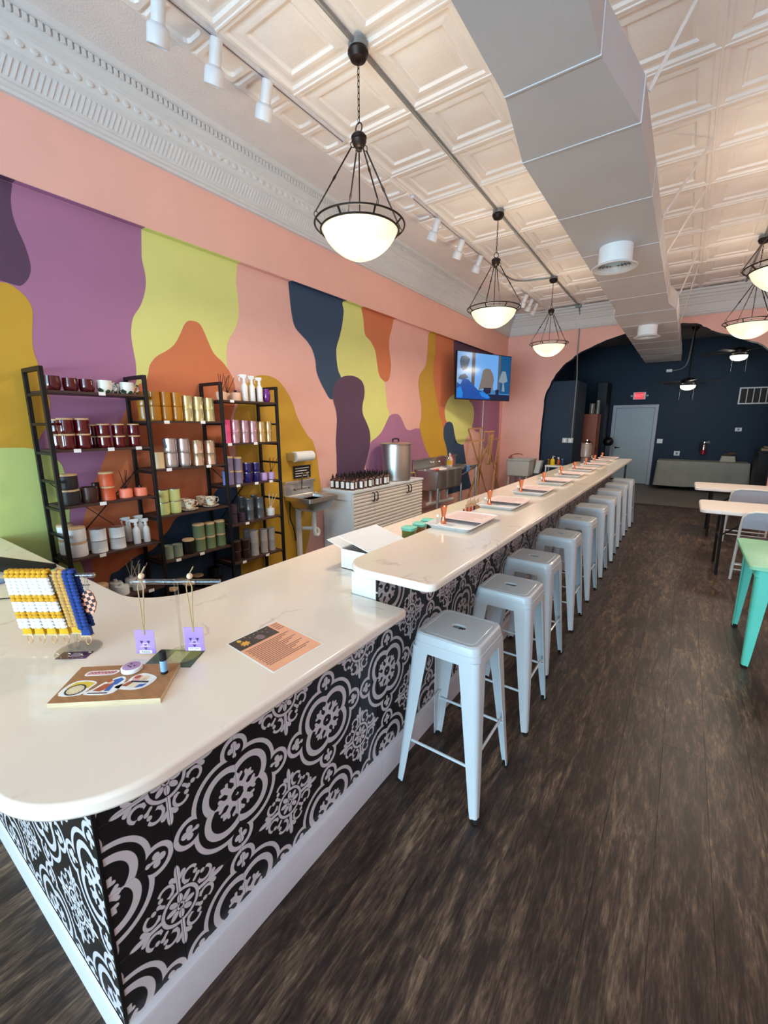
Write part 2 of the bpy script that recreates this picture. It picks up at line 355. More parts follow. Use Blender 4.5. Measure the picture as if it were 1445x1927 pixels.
# ------------------------------------------------------------------ left wall with the mural
wl = MB().box(XL-0.2, XL, YF, YA, 0, ZC).build('wall_left', MUR['pink']); struct(wl)
struct(MB().box(XL, XR, YF, -1.0, -0.006, 0.0).build('floor_by_window', FLOOR_M))
wlu = struct(MB().box(XL, XL+0.06, YF, YA, 3.153, ZC).build('wall_left_upper', PINK))
MURAL = [
 ('mauve', [(-3,3.15),(1.957,3.15),(1.937,2.951),(1.951,2.821),(1.939,2.71),(1.889,2.583),(1.821,2.481),(1.791,2.367),(1.791,2.257),(1.8,2.133),(1.792,2.019),(1.776,1.96),(1.711,1.828),(1.664,1.736),(1.573,1.563),(1.504,1.438),(1.446,1.318),(1.392,1.22),(1.329,1.067),(1.284,0.942),(1.27,0.849),(1.295,0.673),(1.295,0),(-3,0)]),
 ('lime', [(1.957,3.15),(1.937,2.951),(1.951,2.821),(1.939,2.71),(1.889,2.583),(1.821,2.481),(1.791,2.367),(1.791,2.257),(1.8,2.133),(1.792,2.019),(1.776,1.96),(1.711,1.828),(1.734,1.75),(2.084,1.69),(2.671,2.075),(2.652,2.209),(2.657,2.344),(2.692,2.448),(2.774,2.561),(2.82,2.686),(2.829,2.804),(2.816,2.996),(2.844,3.15)]),
 ('orange', [(1.785,1.954),(1.859,1.995),(1.888,2.056),(1.911,2.13),(1.972,2.203),(2.073,2.267),(2.143,2.328),(2.202,2.419),(2.243,2.494),(2.281,2.535),(2.325,2.546),(2.386,2.539),(2.426,2.487),(2.472,2.383),(2.521,2.293),(2.612,2.222),(2.686,2.128),(2.72,2.044),(2.724,1.951),(2.714,1.864),(2.647,1.694),(2.604,1.54),(2.603,1.385),(2.636,1.267),(2.667,1.114),(2.622,0.956),(2.622,0.1),(1.295,0.1),(1.295,0.673),(1.27,0.849),(1.284,0.942),(1.329,1.067),(1.392,1.22),(1.446,1.318),(1.504,1.438),(1.573,1.563),(1.664,1.736),(1.711,1.828)]),
 ('plum', [(-3,3.15),(1.161,3.15),(1.142,3.062),(1.137,2.976),(1.149,2.896),(1.175,2.808),(1.191,2.714),(1.187,2.646),(1.164,2.59),(1.124,2.544),(1.09,2.539),(1.018,2.548),(-3,2.4)]),
 ('mustard', [(-3,2.3),(1.016,2.537),(1.053,2.541),(1.097,2.518),(1.139,2.478),(1.163,2.42),(1.16,2.357),(1.141,2.238),(1.135,2.143),(1.148,2.061),(1.168,1.979),(1.176,1.867),(1.184,1.81),(1.175,1.752),(1.14,1.642),(1.084,1.544),(1.05,1.465),(1.02,1.357),(1.02,1.2),(-3,1.2)]),
 ('green', [(-3,1.499),(0.87,1.499),(0.997,1.495),(1.08,1.467),(1.146,1.423),(1.191,1.374),(1.204,1.303),(1.209,1.185),(1.205,1.05),(1.192,0.951),(1.201,0.781),(1.217,0.629),(1.236,0.495),(1.236,0),(-3,0)]),
 ('navy', [(1.399,0.418),(1.48,0.476),(1.58,0.534),(1.65,0.565),(1.74,0.575),(1.804,0.612),(1.853,0.674),(1.923,0.727),(1.999,0.82),(2.125,0.848),(2.262,0.876),(2.356,0.929),(2.422,1.014),(2.509,1.072),(2.633,1.079),(2.767,1.07),(2.886,1.04),(2.945,0.988),(2.98,0.879),(3.038,0.604),(3.079,0.49),(3.179,0.286),(3.235,0.118),(3.235,0),(1.399,0)]),
 ('mustard2', [(2.688,1.746),(2.732,1.824),(2.797,1.929),(2.871,2.052),(2.967,2.125),(3.065,2.152),(3.18,2.147),(3.281,2.113),(3.366,2.04),(3.434,1.957),(3.486,1.864),(3.536,1.74),(3.609,1.627),(3.706,1.509),(3.78,1.445),(3.839,1.256),(3.865,1.066),(3.89,0.914),(3.879,0.767),(3.753,0.61),(3.684,0.351),(3.609,0.143),(3.554,-0.035),(3.554,0),(2.6380000000000003,0)]),
 ('navy2', [(3.486,3.15),(3.497,3.007),(3.515,2.847),(3.554,2.713),(3.645,2.642),(3.74,2.583),(3.817,2.505),(3.864,2.393),(3.879,2.267),(3.928,2.171),(4.012,2.06),(4.145,1.955),(4.368,2.144),(4.322,2.241),(4.271,2.32),(4.245,2.451),(4.249,2.585),(4.313,2.727),(4.365,2.868),(4.399,3.035),(4.399,3.15)]),
 ('lime2', [(4.399,3.15),(4.399,3.035),(4.365,2.868),(4.313,2.727),(4.249,2.585),(4.245,2.451),(4.271,2.32),(4.322,2.241),(4.368,2.144),(4.409,2.046),(4.507,1.639),(4.675,1.423),(4.814,1.385),(4.953,1.405),(5.083,1.46),(5.216,1.542),(5.339,1.678),(5.416,1.8),(5.353,1.918),(5.338,2.052),(5.307,2.217),(5.262,2.271),(5.16,2.336),(5.109,2.49),(5.063,2.657),(4.954,2.765),(4.831,2.836),(4.8,3.022),(4.74,3.15)]),
 ('orange2', [(4.76,3.15),(4.8,3.022),(4.831,2.836),(4.954,2.765),(5.063,2.657),(5.109,2.49),(5.16,2.336),(5.248,2.278),(5.322,2.259),(5.399,2.29),(5.444,2.394),(5.459,2.528),(5.412,2.719),(5.412,2.865),(5.472,3.003),(5.523,3.15)]),
 ('plum2', [(4.202,1.063),(4.204,1.258),(4.197,1.418),(4.209,1.545),(4.226,1.702),(4.211,1.827),(4.163,1.948),(4.161,2.069),(4.211,2.163),(4.321,2.233),(4.447,2.267),(4.602,2.272),(4.735,2.235),(4.803,2.159),(4.81,2.043),(4.766,1.908),(4.769,1.791),(4.853,1.673),(4.925,1.551),(4.938,1.428),(4.907,1.288),(4.831,1.115),(4.77,0.942),(4.77,0.5),(4.202,0.5)]),
 ('mauve2', [(4.824,1.086),(4.939,1.38),(5.083,1.46),(5.216,1.542),(5.339,1.678),(5.432,1.774),(5.56,1.806),(5.692,1.787),(5.796,1.698),(5.886,1.588),(6.012,1.553),(6.198,1.582),(6.393,1.564),(6.517,1.483),(6.585,1.341),(6.697,1.213),(6.832,1.102),(6.929,0.968),(6.929,0.5),(4.824,0.5)]),
 ('mustard3', [(6.815,3.15),(6.814,3.021),(6.811,2.83),(6.758,2.631),(6.759,2.438),(6.842,2.228),(6.965,1.972),(7.019,1.808),(7.141,1.684),(7.197,1.535),(7.23,1.384),(7.337,1.227),(7.395,1.091),(7.419,0.887),(6.841,0.932),(6.57,1.199),(6.397,1.446),(6.332,1.623),(6.386,1.759),(6.379,1.952),(6.315,2.12),(6.27,2.323),(6.323,2.457),(6.474,2.583),(6.547,2.759),(6.556,3.002),(6.602,3.15)]),
 ('orange3', [(7.503,3.15),(7.523,2.919),(7.587,2.465),(7.622,2.146),(7.492,1.859),(7.309,1.663),(7.197,1.535),(7.197,1.535),(7.141,1.684),(7.019,1.808),(6.965,1.972),(6.842,2.228),(6.759,2.438),(6.758,2.631),(6.811,2.83),(6.814,3.021),(6.815,3.15)]),
 ('plum3', [(7.503,3.15),(7.523,2.919),(7.587,2.465),(7.627,2.081),(8.334,2.11),(8.523,2.0),(8.889,2.085),(10.159,2.241),(10.01,3.15)]),
 ('mauve3', [(8.267,2.2),(8.523,2.0),(8.571,1.834),(8.503,1.616),(8.7,1.505),(8.896,1.464),(9.127,1.202),(9.439,0.949),(9.758,0.764),(10.113,0.738),(10.085,1.445),(10.026,2.289)]),
 ('lime4', [(7.717,2.238),(7.567,2.197),(7.376,2.113),(7.242,1.96),(7.236,1.833),(7.306,1.706),(7.506,1.652),(7.614,1.575),(7.674,1.462),(7.792,1.3),(8.043,1.244),(8.259,1.379),(8.392,1.521),(8.528,1.664),(8.569,1.858),(8.491,2.023),(8.334,2.11),(8.151,2.217)]),
 ('navy3', [(7.419,0.887),(7.397,1.069),(7.337,1.227),(7.23,1.384),(7.2,1.492),(7.217,1.599),(7.308,1.674),(7.453,1.696),(7.583,1.641),(7.674,1.462),(7.792,1.3),(8.043,1.244),(8.113,1.229),(8.249,0.884),(8.573,0.356),(8.491,0.052),(8.491,0.3),(7.419,0.3)]),
]
def mural_poly(pts):
    pts = [(max(y, YF+0.01), min(max(z, 0.01), 3.148)) for y, z in pts]; out = []; m = len(pts)
    dd = lambda a, b: math.dist(a, b)
    for i in range(m):
        p0, p1, p2, p3 = pts[i-1], pts[i], pts[(i+1) % m], pts[(i+2) % m]
        l = (dd(p0, p1), dd(p1, p2), dd(p2, p3))
        if max(l) > 0.5 or min(l) < 1e-4: out.append(p1); continue
        for k in range(4):
            t = k/4
            out.append(tuple(0.5*((2*b)+(c-a)*t+(2*a-5*b+4*c-d)*t*t+(-a+3*b-3*c+d)*t**3) for a, b, c, d in zip(p0, p1, p2, p3)))
    return [(y, min(z, 3.148)) for y, z in out]
for i, (nm, pts) in enumerate(MURAL):
    key = nm.rstrip('0123456789'); off = 0.0003*(i+1)
    poly = mural_poly(pts)
    MB().add([(XL+off, y, z) for y, z in poly], [tuple(range(len(poly)))]).build('mural_shape', MUR[key], wl, label='%s painted mural shape' % {'lime':'lime green','green':'pale green','navy':'navy blue','plum':'dark plum'}.get(key, key))

for key, ya, yb in (('plum', YF, 1.161), ('mauve', 1.161, 1.957), ('lime', 1.957, 2.844), ('pink', 2.844, 3.486), ('navy', 3.486, 4.399), ('lime', 4.399, 4.75), ('orange', 4.75, 5.523), ('pink', 5.523, 6.602), ('mustard', 6.602, 6.815), ('orange', 6.815, 7.503), ('plum', 7.503, 9.4), ('pink', 9.4, YA)):
    MB().box(XL+0.0005, XL+0.059, ya, yb, 3.1495, 3.1525).build('ledge_underside', MUR[key], wlu)
# right wall, front wall with the shop window behind the camera
struct(MB().box(XR, XR+0.2, YF, YB, 0, ZC).build('wall_right', PINK))
wf = MB()
wf.box(XL-0.2, XR+0.2, YF-0.2, YF, 0, 0.55).box(XL-0.2, XR+0.2, YF-0.2, YF, 3.35, ZC).box(XL-0.2, XL+0.25, YF-0.2, YF, 0.55, 3.35).box(XR-0.25, XR+0.2, YF-0.2, YF, 0.55, 3.35)
wf = struct(wf.build('wall_front', PINK))
win = struct(MB().box(XL+0.25, XR-0.25, YF-0.16, YF-0.08, 0.55, 0.62).box(XL+0.25, XR-0.25, YF-0.16, YF-0.08, 3.28, 3.35).build('window_1', WHITE_P))
wx0, wx1 = XL+0.25, XR-0.25
for k in range(5):
    x = wx0+(wx1-wx0)*k/4; MB().box(max(wx0, x-0.03), min(wx1, x+0.03), YF-0.16, YF-0.08, 0.62, 3.28).build('mullion', WHITE_P, win)
def pane_mat():
    m = bpy.data.materials.new('window_pane'); m.use_nodes = True; N, L = m.node_tree.nodes, m.node_tree.links
    for n in list(N): N.remove(n)
    o = N.new('ShaderNodeOutputMaterial'); t = N.new('ShaderNodeBsdfTransparent'); g = N.new('ShaderNodeBsdfGlossy'); g.inputs['Roughness'].default_value = 0.02
    mx = N.new('ShaderNodeMixShader'); mx.inputs[0].default_value = 0.06
    L.new(t.outputs[0], mx.inputs[1]); L.new(g.outputs[0], mx.inputs[2]); L.new(mx.outputs[0], o.inputs[0]); return m
PANE = pane_mat()
for k in range(4):
    x0 = wx0+(wx1-wx0)*k/4+0.03; x1 = wx0+(wx1-wx0)*(k+1)/4-0.03
    MB().box(x0, x1, YF-0.125, YF-0.115, 0.62, 3.28).build('pane', PANE, win)

# ------------------------------------------------------------------ arch wall
arch = [(-2.72, 0), (-2.735, 0.8), (-2.745, 1.6), (-2.72, 2.2), (-2.62, 2.52), (-2.47, 2.79), (-2.26, 3.0), (-2.02, 3.16), (-1.67, 3.31), (-1.25, 3.42), (-0.72, 3.5), (-0.16, 3.5), (0.09, 3.39), (0.26, 3.3), (0.65, 3.15), (1.0, 2.95), (1.2, 2.7), (1.3, 2.35), (1.31, 1.6), (1.31, 0)]
rag = [(x+random.uniform(-.012, .012)*(z > .5), z+random.uniform(-.012, .012)*(z > .5)) for x, z in smooth(arch, 4)]
outl = [(XL, 0), (XL, ZC), (XR, ZC), (XR, 0)]
poly = rag[::-1]+outl           # from right foot of the arch over to the left foot, then round the outside
aw = MB()
n = len(poly)
aw.m = 0; aw.add([(x, YA, z) for x, z in poly], [tuple(range(n))])
aw.m = 1; aw.add([(x, YA+0.15, z) for x, z in poly], [tuple(range(n))])
aw.add([(x, YA, z) for x, z in rag]+[(x, YA+0.15, z) for x, z in rag], [(i, i+1, i+1+len(rag), i+len(rag)) for i in range(len(rag)-1)])
aw = struct(aw.build('wall_arch', [PINK, NAVY]))

# back room shell
struct(MB().box(XL-0.2, XR+0.2, YB, YB+0.2, 0, ZC).build('wall_back', NAVY))
struct(MB().box(-2.95, -2.9, YA+0.15, YB, 0, ZC).build('wall_back_left', NAVY))
struct(MB().box(-2.9, XR, YA+0.15, YB, ZB, ZB+0.1).build('ceiling_back_room', mat('dull_grey_ceiling', (120, 118, 116), 0.8)))
struct(MB().box(-2.9, -2.06, YA+0.152, 11.4, 0, 2.6).build('wall_closet', NAVY, bevel=0.01))
struct(MB().box(-2.1, -1.86, 13.1, YB, 0, 2.75).build('wall_pier', mat('black_wall_paint', (20, 26, 36), 0.5), bevel=0.01))

dr = struct(MB().box(-1.675, -0.765, YB-0.045, YB-0.004, 0.012, 2.085).build('door_1', mat('grey_blue_door_paint', (176, 192, 200), 0.5, var=0.02), bevel=0.003))
fr = MB().box(-1.765, -1.68, YB-0.06, YB, 0, 2.17).box(-0.76, -0.675, YB-0.06, YB, 0, 2.17).box(-1.68, -0.76, YB-0.06, YB, 2.09, 2.17)
fr.build('door_frame', mat('lilac_grey_trim', (190, 192, 204), 0.5), dr, bevel=0.004)
MB().tube([(-1.6, YB-0.045, 1.0), (-1.6, YB-0.09, 1.0), (-1.5, YB-0.095, 1.0)], 0.012).lathe([(0.028, 0), (0.028, 0.01)], n=12, M=Matrix.Translation((-1.6, YB-0.045, 1.0)) @ Matrix.Rotation(R(90), 4, 'X')).build('door_handle', BLACK_M, dr)

# ------------------------------------------------------------------ ceiling: pressed tin panels, border and plain margin
ce = struct(MB().box(XL, XR, YF, YA, ZC+0.05, ZC+0.15).build('ceiling', CEIL_W))
PITCH, GX, GY = 0.652, -2.70, 3.98
gx0, gx1 = GX, GX+PITCH*7
MB().box(XL, GX-0.27, YF, YA, ZC, ZC+0.05).build('plain_margin', CEIL_W, ce)
h = PITCH/2
prof = [(h, -0.004), (h-0.006, -0.004), (h-0.011, 0.002), (h-0.036, 0.002), (h-0.05, 0.016), (h-0.062, 0.018), (h-0.078, 0.018), (h-0.09, 0.012), (h-0.128, 0.012), (h-0.142, 0.026), (h-0.152, 0.028), (h-0.165, 0.024)]
tp = MB().loft([rr(a, a, 0.0006, z, 2) for a, z in prof], False, True).mesh('tin_panel', TIN_W, 20)
for i in range(7):
    for j in range(-13, 10):
        o = bpy.data.objects.new('tin_panel', tp); o.location = (gx0+h+i*PITCH, GY+h+j*PITCH-PITCH*0, ZC); o.parent = ce
        if o.location.y+h > YA+0.33 or o.location.x-h > XR: bpy.data.objects.remove(o); continue
        col.objects.link(o)
bpm = MB().loft([rr(0.135, PITCH/4, 0.001, 0.0, 3), rr(0.128, PITCH/4-0.007, 0.004, 0.0, 3), rr(0.112, PITCH/4-0.02, 0.02, -0.014, 3), rr(0.08, PITCH/4-0.05, 0.03, -0.014, 3), rr(0.07, PITCH/4-0.06, 0.03, 0.004, 3)], False, True).mesh('border_panel', TIN_W, 20)
for j in range(-26, 20):
    y = GY+PITCH/4+j*PITCH/2
    if YF < y < YA:
        o = bpy.data.objects.new('border_panel', bpm); o.location = (GX-0.135, y, ZC+0.004); o.parent = ce; col.objects.link(o)

# ------------------------------------------------------------------ cornices
CORN = mat('cornice_white', (214, 212, 210), rough=0.55, var=0.02, scale=5)
cp = [(0, 3.62), (0.03, 3.62), (0.04, 3.635), (0.055, 3.64), (0.055, 3.665), (0.04, 3.675), (0.045, 3.69), (0.075, 3.80), (0.09, 3.81), (0.09, 3.835), (0.10, 3.845), (0.125, 3.905), (0.145, 3.915), (0.145, 3.945), (0.16, 3.955), (0.175, 3.96), (0.175, 4.005), (0.205, 4.015), (0.21, 4.05), (0, 4.05)]
xw = XL+0.06
c1 = MB().loft([[(xw+d, y, z) for d, z in cp] for y in (YF, YA)]).build('trim_1', CORN, angle=25); struct(c1)
dm = MB(); y = YF+0.02
while y < YA-0.2: dm.box(xw+0.172, xw+0.19, y, y+0.024, 3.966, 4.002); y += 0.038
stuff(dm.build('dentil_row', CORN, c1))
dm = MB(); y = YF+0.05
while y < YA-0.15:
    dm.bar((xw+0.046, y, 3.697), (xw+0.073, y+0.03, 3.795), 0.014, 0.01, up=(1, 0, 0)); y += 0.032
stuff(dm.build('reeded_band', CORN, c1))
dm = MB(); y = YF+0.05
while y < YA-0.15:
    dm.sphere((xw+0.113, y, 3.874), 0.024, 6, (0.35, 1, 1)); y += 0.075
stuff(dm.build('leaf_band', CORN, c1))
yw = YA
c2 = MB().loft([[(x, yw-d, z) for d, z in cp] for x in (XL, XR)]).build('trim_2', CORN, angle=25); struct(c2)
PROD = [
 ('burgundy_mug',1,1,-3.450,1.133,1.875,0.0490,0.0932,1),
 ('burgundy_mug',1,1,-3.450,1.236,1.875,0.0467,0.0869,1),
 ('burgundy_mug',1,1,-3.450,1.334,1.875,0.0490,0.0869,1),
 ('leaf_mug',1,1,-3.450,1.447,1.875,0.0498,0.0885,1),
 ('leaf_mug',1,1,-3.575,1.589,1.875,0.0383,0.0790,1),
 ('leaf_mug',1,1,-3.450,1.599,1.875,0.0498,0.0853,1),
 ('burgundy_jar',1,2,-3.575,1.161,1.488,0.0498,0.1011,2),
 ('burgundy_jar',1,2,-3.450,1.172,1.488,0.0506,0.1043,2),
 ('burgundy_jar',1,2,-3.450,1.268,1.488,0.0506,0.1043,2),
 ('burgundy_jar',1,2,-3.575,1.388,1.488,0.0402,0.0829,2),
 ('burgundy_jar',1,2,-3.450,1.401,1.488,0.0414,0.0853,2),
 ('burgundy_jar',1,2,-3.450,1.501,1.488,0.0414,0.0853,2),
 ('burgundy_jar',1,2,-3.450,1.610,1.488,0.0414,0.0853,2),
 ('charcoal_jar',1,3,-3.450,1.140,1.108,0.0567,0.1066,2),
 ('brown_jar',1,3,-3.450,1.257,1.108,0.0536,0.1106,1),
 ('brown_jar',1,3,-3.575,1.362,1.108,0.0383,0.1185,1),
 ('terracotta_jar',1,3,-3.450,1.379,1.108,0.0479,0.1027,2),
 ('coral_diffuser',1,3,-3.450,1.500,1.108,0.0467,0.0672,1),
 ('coral_diffuser',1,3,-3.450,1.610,1.108,0.0467,0.0632,1),
 ('white_stone_jar',1,4,-3.450,1.138,0.734,0.0605,0.1066,2),
 ('white_stone_jar',1,4,-3.575,1.114,0.734,0.0536,0.1106,2),
 ('white_tin',1,4,-3.450,1.275,0.734,0.0536,0.0885,2),
 ('white_tin',1,4,-3.575,1.239,0.734,0.0460,0.0869,1),
 ('white_tin',1,4,-3.450,1.402,0.734,0.0536,0.0837,2),
 ('spray_bottle',1,4,-3.575,1.539,0.734,0.0253,0.1975,1),
 ('spray_bottle',1,4,-3.450,1.543,0.734,0.0253,0.1975,1),
 ('spray_bottle',1,4,-3.575,1.638,0.734,0.0253,0.1975,1),
 ('spray_bottle',1,4,-3.450,1.618,0.734,0.0253,0.1896,1),
 ('lidded_glass',1,5,-3.450,1.233,0.360,0.0651,0.1264,1),
 ('white_diffuser',1,5,-3.575,1.397,0.360,0.0460,0.0711,1),
 ('white_diffuser',1,5,-3.450,1.387,0.360,0.0498,0.0711,1),
 ('white_diffuser',1,5,-3.575,1.517,0.360,0.0460,0.0711,1),
 ('white_diffuser',1,5,-3.450,1.514,0.360,0.0460,0.0711,1),
 ('amber_glass',2,1,-3.575,1.771,1.680,0.0484,0.1134,2),
 ('amber_glass',2,1,-3.450,1.787,1.680,0.0484,0.1134,2),
 ('amber_glass',2,1,-3.450,1.878,1.680,0.0484,0.1134,2),
 ('amber_glass',2,1,-3.450,1.967,1.680,0.0469,0.1134,2),
 ('yellow_irid',2,1,-3.450,2.059,1.680,0.0428,0.1029,2),
 ('yellow_irid',2,1,-3.450,2.158,1.680,0.0428,0.1008,2),
 ('yellow_irid',2,1,-3.450,2.263,1.680,0.0428,0.0987,2),
 ('cream_jar',2,2,-3.450,1.773,1.308,0.0448,0.1281,1),
 ('silver_glass',2,2,-3.450,1.879,1.308,0.0535,0.1176,2),
 ('silver_glass',2,2,-3.450,1.993,1.308,0.0499,0.1155,2),
 ('champagne_tin',2,2,-3.450,2.118,1.308,0.0494,0.1050,2),
 ('champagne_tin',2,2,-3.450,2.239,1.308,0.0469,0.1029,2),
 ('pistachio_glass',2,3,-3.450,1.775,0.927,0.0469,0.1029,2),
 ('pistachio_glass',2,3,-3.450,1.872,0.927,0.0479,0.1029,2),
 ('teacup',2,3,-3.450,1.999,0.927,0.0509,0.0892,1),
 ('teacup',2,3,-3.575,2.022,0.927,0.0458,0.0840,1),
 ('teacup',2,3,-3.450,2.204,0.927,0.0509,0.0892,1),
 ('teacup',2,3,-3.575,2.187,0.927,0.0458,0.0840,1),
 ('sage_short',2,4,-3.450,1.774,0.550,0.0433,0.1102,1),
 ('sage_short',2,4,-3.450,1.857,0.550,0.0418,0.1050,1),
 ('black_jar',2,4,-3.450,1.958,0.550,0.0509,0.1281,1),
 ('sage_tall',2,4,-3.450,2.063,0.550,0.0509,0.1218,2),
 ('sage_tall',2,4,-3.450,2.169,0.550,0.0469,0.1176,2),
 ('sage_tall',2,4,-3.450,2.273,0.550,0.0469,0.1176,2),
 ('black_jar',2,5,-3.450,1.775,0.175,0.0484,0.1050,1),
 ('black_jar',2,5,-3.575,1.924,0.175,0.0509,0.1155,1),
 ('black_jar',2,5,-3.450,1.925,0.175,0.0509,0.1102,1),
 ('black_jar',2,5,-3.575,2.091,0.175,0.0484,0.1102,1),
 ('black_tin',2,5,-3.450,2.110,0.175,0.0458,0.0840,1),
 ('black_tin',2,5,-3.450,2.211,0.175,0.0458,0.0840,1),
 ('black_tin',2,5,-3.575,2.243,0.175,0.0458,0.1365,1),
 ('black_tin',2,5,-3.575,2.350,0.175,0.0458,0.1365,1),
 ('blush_diffuser',3,1,-3.450,2.377,1.868,0.0462,0.0738,1),
 ('blush_diffuser',3,1,-3.575,2.544,1.868,0.0433,0.0738,1),
 ('blush_diffuser',3,1,-3.450,2.546,1.868,0.0450,0.0738,1),
 ('spray_bottle',3,1,-3.450,2.650,1.868,0.0289,0.2440,1),
 ('spray_bottle',3,1,-3.450,2.735,1.868,0.0289,0.2380,1),
 ('spray_bottle',3,1,-3.450,2.824,1.868,0.0289,0.2321,1),
 ('purple_cup',3,1,-3.450,2.910,1.868,0.0381,0.1285,1),
 ('pink_jar',3,2,-3.450,2.426,1.486,0.0335,0.1047,2),
 ('lilac_irid',3,2,-3.450,2.510,1.486,0.0404,0.1047,2),
 ('lilac_irid',3,2,-3.450,2.617,1.486,0.0381,0.1023,2),
 ('lilac_irid',3,2,-3.450,2.716,1.486,0.0392,0.1000,2),
 ('gold_irid',3,2,-3.450,2.816,1.486,0.0381,0.0976,2),
 ('gold_irid',3,2,-3.450,2.914,1.486,0.0369,0.0976,2),
 ('periwinkle_jar',3,3,-3.450,2.323,1.104,0.0381,0.1285,1),
 ('greylilac_jar',3,3,-3.450,2.419,1.104,0.0404,0.1309,2),
 ('greylilac_jar',3,3,-3.450,2.514,1.104,0.0404,0.1250,2),
 ('navy_glass',3,3,-3.450,2.622,1.104,0.0416,0.0952,2),
 ('navy_glass',3,3,-3.450,2.724,1.104,0.0404,0.0928,2),
 ('lilac_diffuser',3,3,-3.450,2.816,1.104,0.0346,0.0738,1),
 ('lilac_diffuser',3,3,-3.450,2.913,1.104,0.0346,0.0714,1),
 ('smoke_glass',3,4,-3.450,2.429,0.730,0.0381,0.0904,2),
 ('smoke_glass',3,4,-3.450,2.521,0.730,0.0358,0.0881,1),
 ('grey_metal',3,4,-3.575,2.630,0.730,0.0381,0.1095,2),
 ('grey_metal',3,4,-3.450,2.617,0.730,0.0404,0.1071,2),
 ('grey_metal',3,4,-3.450,2.741,0.730,0.0404,0.1047,2),
 ('grey_metal',3,4,-3.575,2.773,0.730,0.0346,0.1095,2),
 ('white_diffuser',3,4,-3.450,2.878,0.730,0.0416,0.0738,1),
 ('dark_glass',3,5,-3.450,2.431,0.357,0.0439,0.0976,2),
 ('dark_glass',3,5,-3.450,2.541,0.357,0.0427,0.0952,2),
 ('concrete_jar',3,5,-3.450,2.648,0.357,0.0439,0.1285,2),
 ('concrete_jar',3,5,-3.450,2.769,0.357,0.0404,0.1214,2),
 ('concrete_jar',3,5,-3.450,2.872,0.357,0.0392,0.1190,2),
 ('concrete_jar',3,5,-3.575,2.660,0.357,0.0381,0.1250,2),
]
PTAGS = [(1, 1, 1.389), (1, 2, 1.192), (1, 2, 1.402), (1, 2, 1.593), (1, 3, 1.304), (1, 4, 1.257), (1, 5, 1.564), (2, 1, 1.828), (2, 1, 2.139), (2, 2, 1.808), (2, 2, 2.16), (2, 4, 1.811), (2, 4, 2.026), (3, 1, 2.441), (3, 2, 2.387), (3, 2, 2.672), (3, 3, 2.446), (3, 3, 2.655), (3, 3, 2.834), (3, 4, 2.518), (3, 5, 2.457), (3, 5, 2.737)]

# ================================================================== counter and bar
T = 0.2032
TX, TY = -1.005, 0.28                                   # tiled faces
_tc = {}
def put_tile(parent, frame, i, j, ca, cb, a0, a1, b0, b1):
    """one tile on a wall: frame = (origin, e1, e2, n); the tile's square starts at ca,cb; a0..b1 is what is left after cutting"""
    k = {(0, 0): 0, (1, 0): 1, (1, 1): 2, (0, 1): 3}[(i % 2, j % 2)]
    g = 0.0007
    q = [(a0+g-ca-T/2, b0+g-cb-T/2), (a1-g-ca-T/2, b1-g-cb-T/2)]
    def inv(p):
        x, y = p
        for _ in range(k): x, y = y, -x
        return x, y
    p, r = inv(q[0]), inv(q[1]); x0, x1 = sorted((p[0], r[0])); y0, y1 = sorted((p[1], r[1]))
    key = tuple(round(v, 4) for v in (x0, x1, y0, y1))
    if key not in _tc:
        hx, hy, c = (x1-x0)/2, (y1-y0)/2, ((x0+x1)/2, (y0+y1)/2); b = min(0.0012, hx*0.3, hy*0.3)
        _tc[key] = MB().loft([rr(hx, hy, 0.0003, 0, 2, c), rr(hx, hy, 0.0003, 0.0072, 2, c), rr(hx-b, hy-b, 0.0003, 0.0082, 2, c)], False, True).mesh('tile', TILE_M, 5)
    o = bpy.data.objects.new('tile', _tc[key]); col.objects.link(o); o.parent = parent
    org, e1, e2, nn = frame; e1, e2, nn, org = map(Vector, (e1, e2, nn, org))
    x = e1*cos(k*pi/2)+e2*sin(k*pi/2); y = -e1*sin(k*pi/2)+e2*cos(k*pi/2); c = org+e1*(ca+T/2)+e2*(cb+T/2)
    o.matrix_world = Matrix(((x.x, y.x, nn.x, c.x), (x.y, y.y, nn.y, c.y), (x.z, y.z, nn.z, c.z), (0, 0, 0, 1)))
    return o
def tile_wall(parent, frame, a_lo, a_hi, b_lo, b_hi, a_start, b_start):
    i = int(math.floor((a_lo-a_start)/T+1e-6))
    while a_start+i*T < a_hi-1e-4:
        ca = a_start+i*T; a0, a1 = max(ca, a_lo), min(ca+T, a_hi)
        j = int(math.floor((b_lo-b_start)/T+1e-6))
        while b_start+j*T < b_hi-1e-4:
            cb = b_start+j*T; b0, b1 = max(cb, b_lo), min(cb+T, b_hi)
            if a1-a0 > 0.006 and b1-b0 > 0.006: put_tile(parent, frame, i, j, ca, cb, a0, a1, b0, b1)
            j += 1
        i += 1
BY0, BY1 = 1.388, 8.70                                  # raised bar
cb_ = thing('tiled_counter', 'sales counter base faced with black and white patterned tiles at the near end', 'counter', (0, 0, 0))
b = MB().box(XL+0.009, TX-0.0082, TY+0.0082, 0.70, 0, 0.872).box(-1.62, TX-0.0082, 0.70, BY0-0.002, 0, 0.872)
b.build('body', GROUT, cb_)
FR_X = ((TX-0.0082, 0, 0), (0, 1, 0), (0, 0, 1), (1, 0, 0)); FR_Y = ((0, TY+0.0082, 0), (1, 0, 0), (0, 0, 1), (0, -1, 0))
tile_wall(cb_, FR_X, TY+0.002, BY0-0.001, 0.125, 0.871, 0.2436, 0.131)
tile_wall(cb_, FR_Y, -3.6, TX-0.002, 0.125, 0.871, -1.005-0.035-14*T, 0.131)
MB().box(TX-0.006, TX+0.002, TY-0.002, TY+0.006, 0.125, 0.871).build('corner_trim', BLACK_M, cb_)
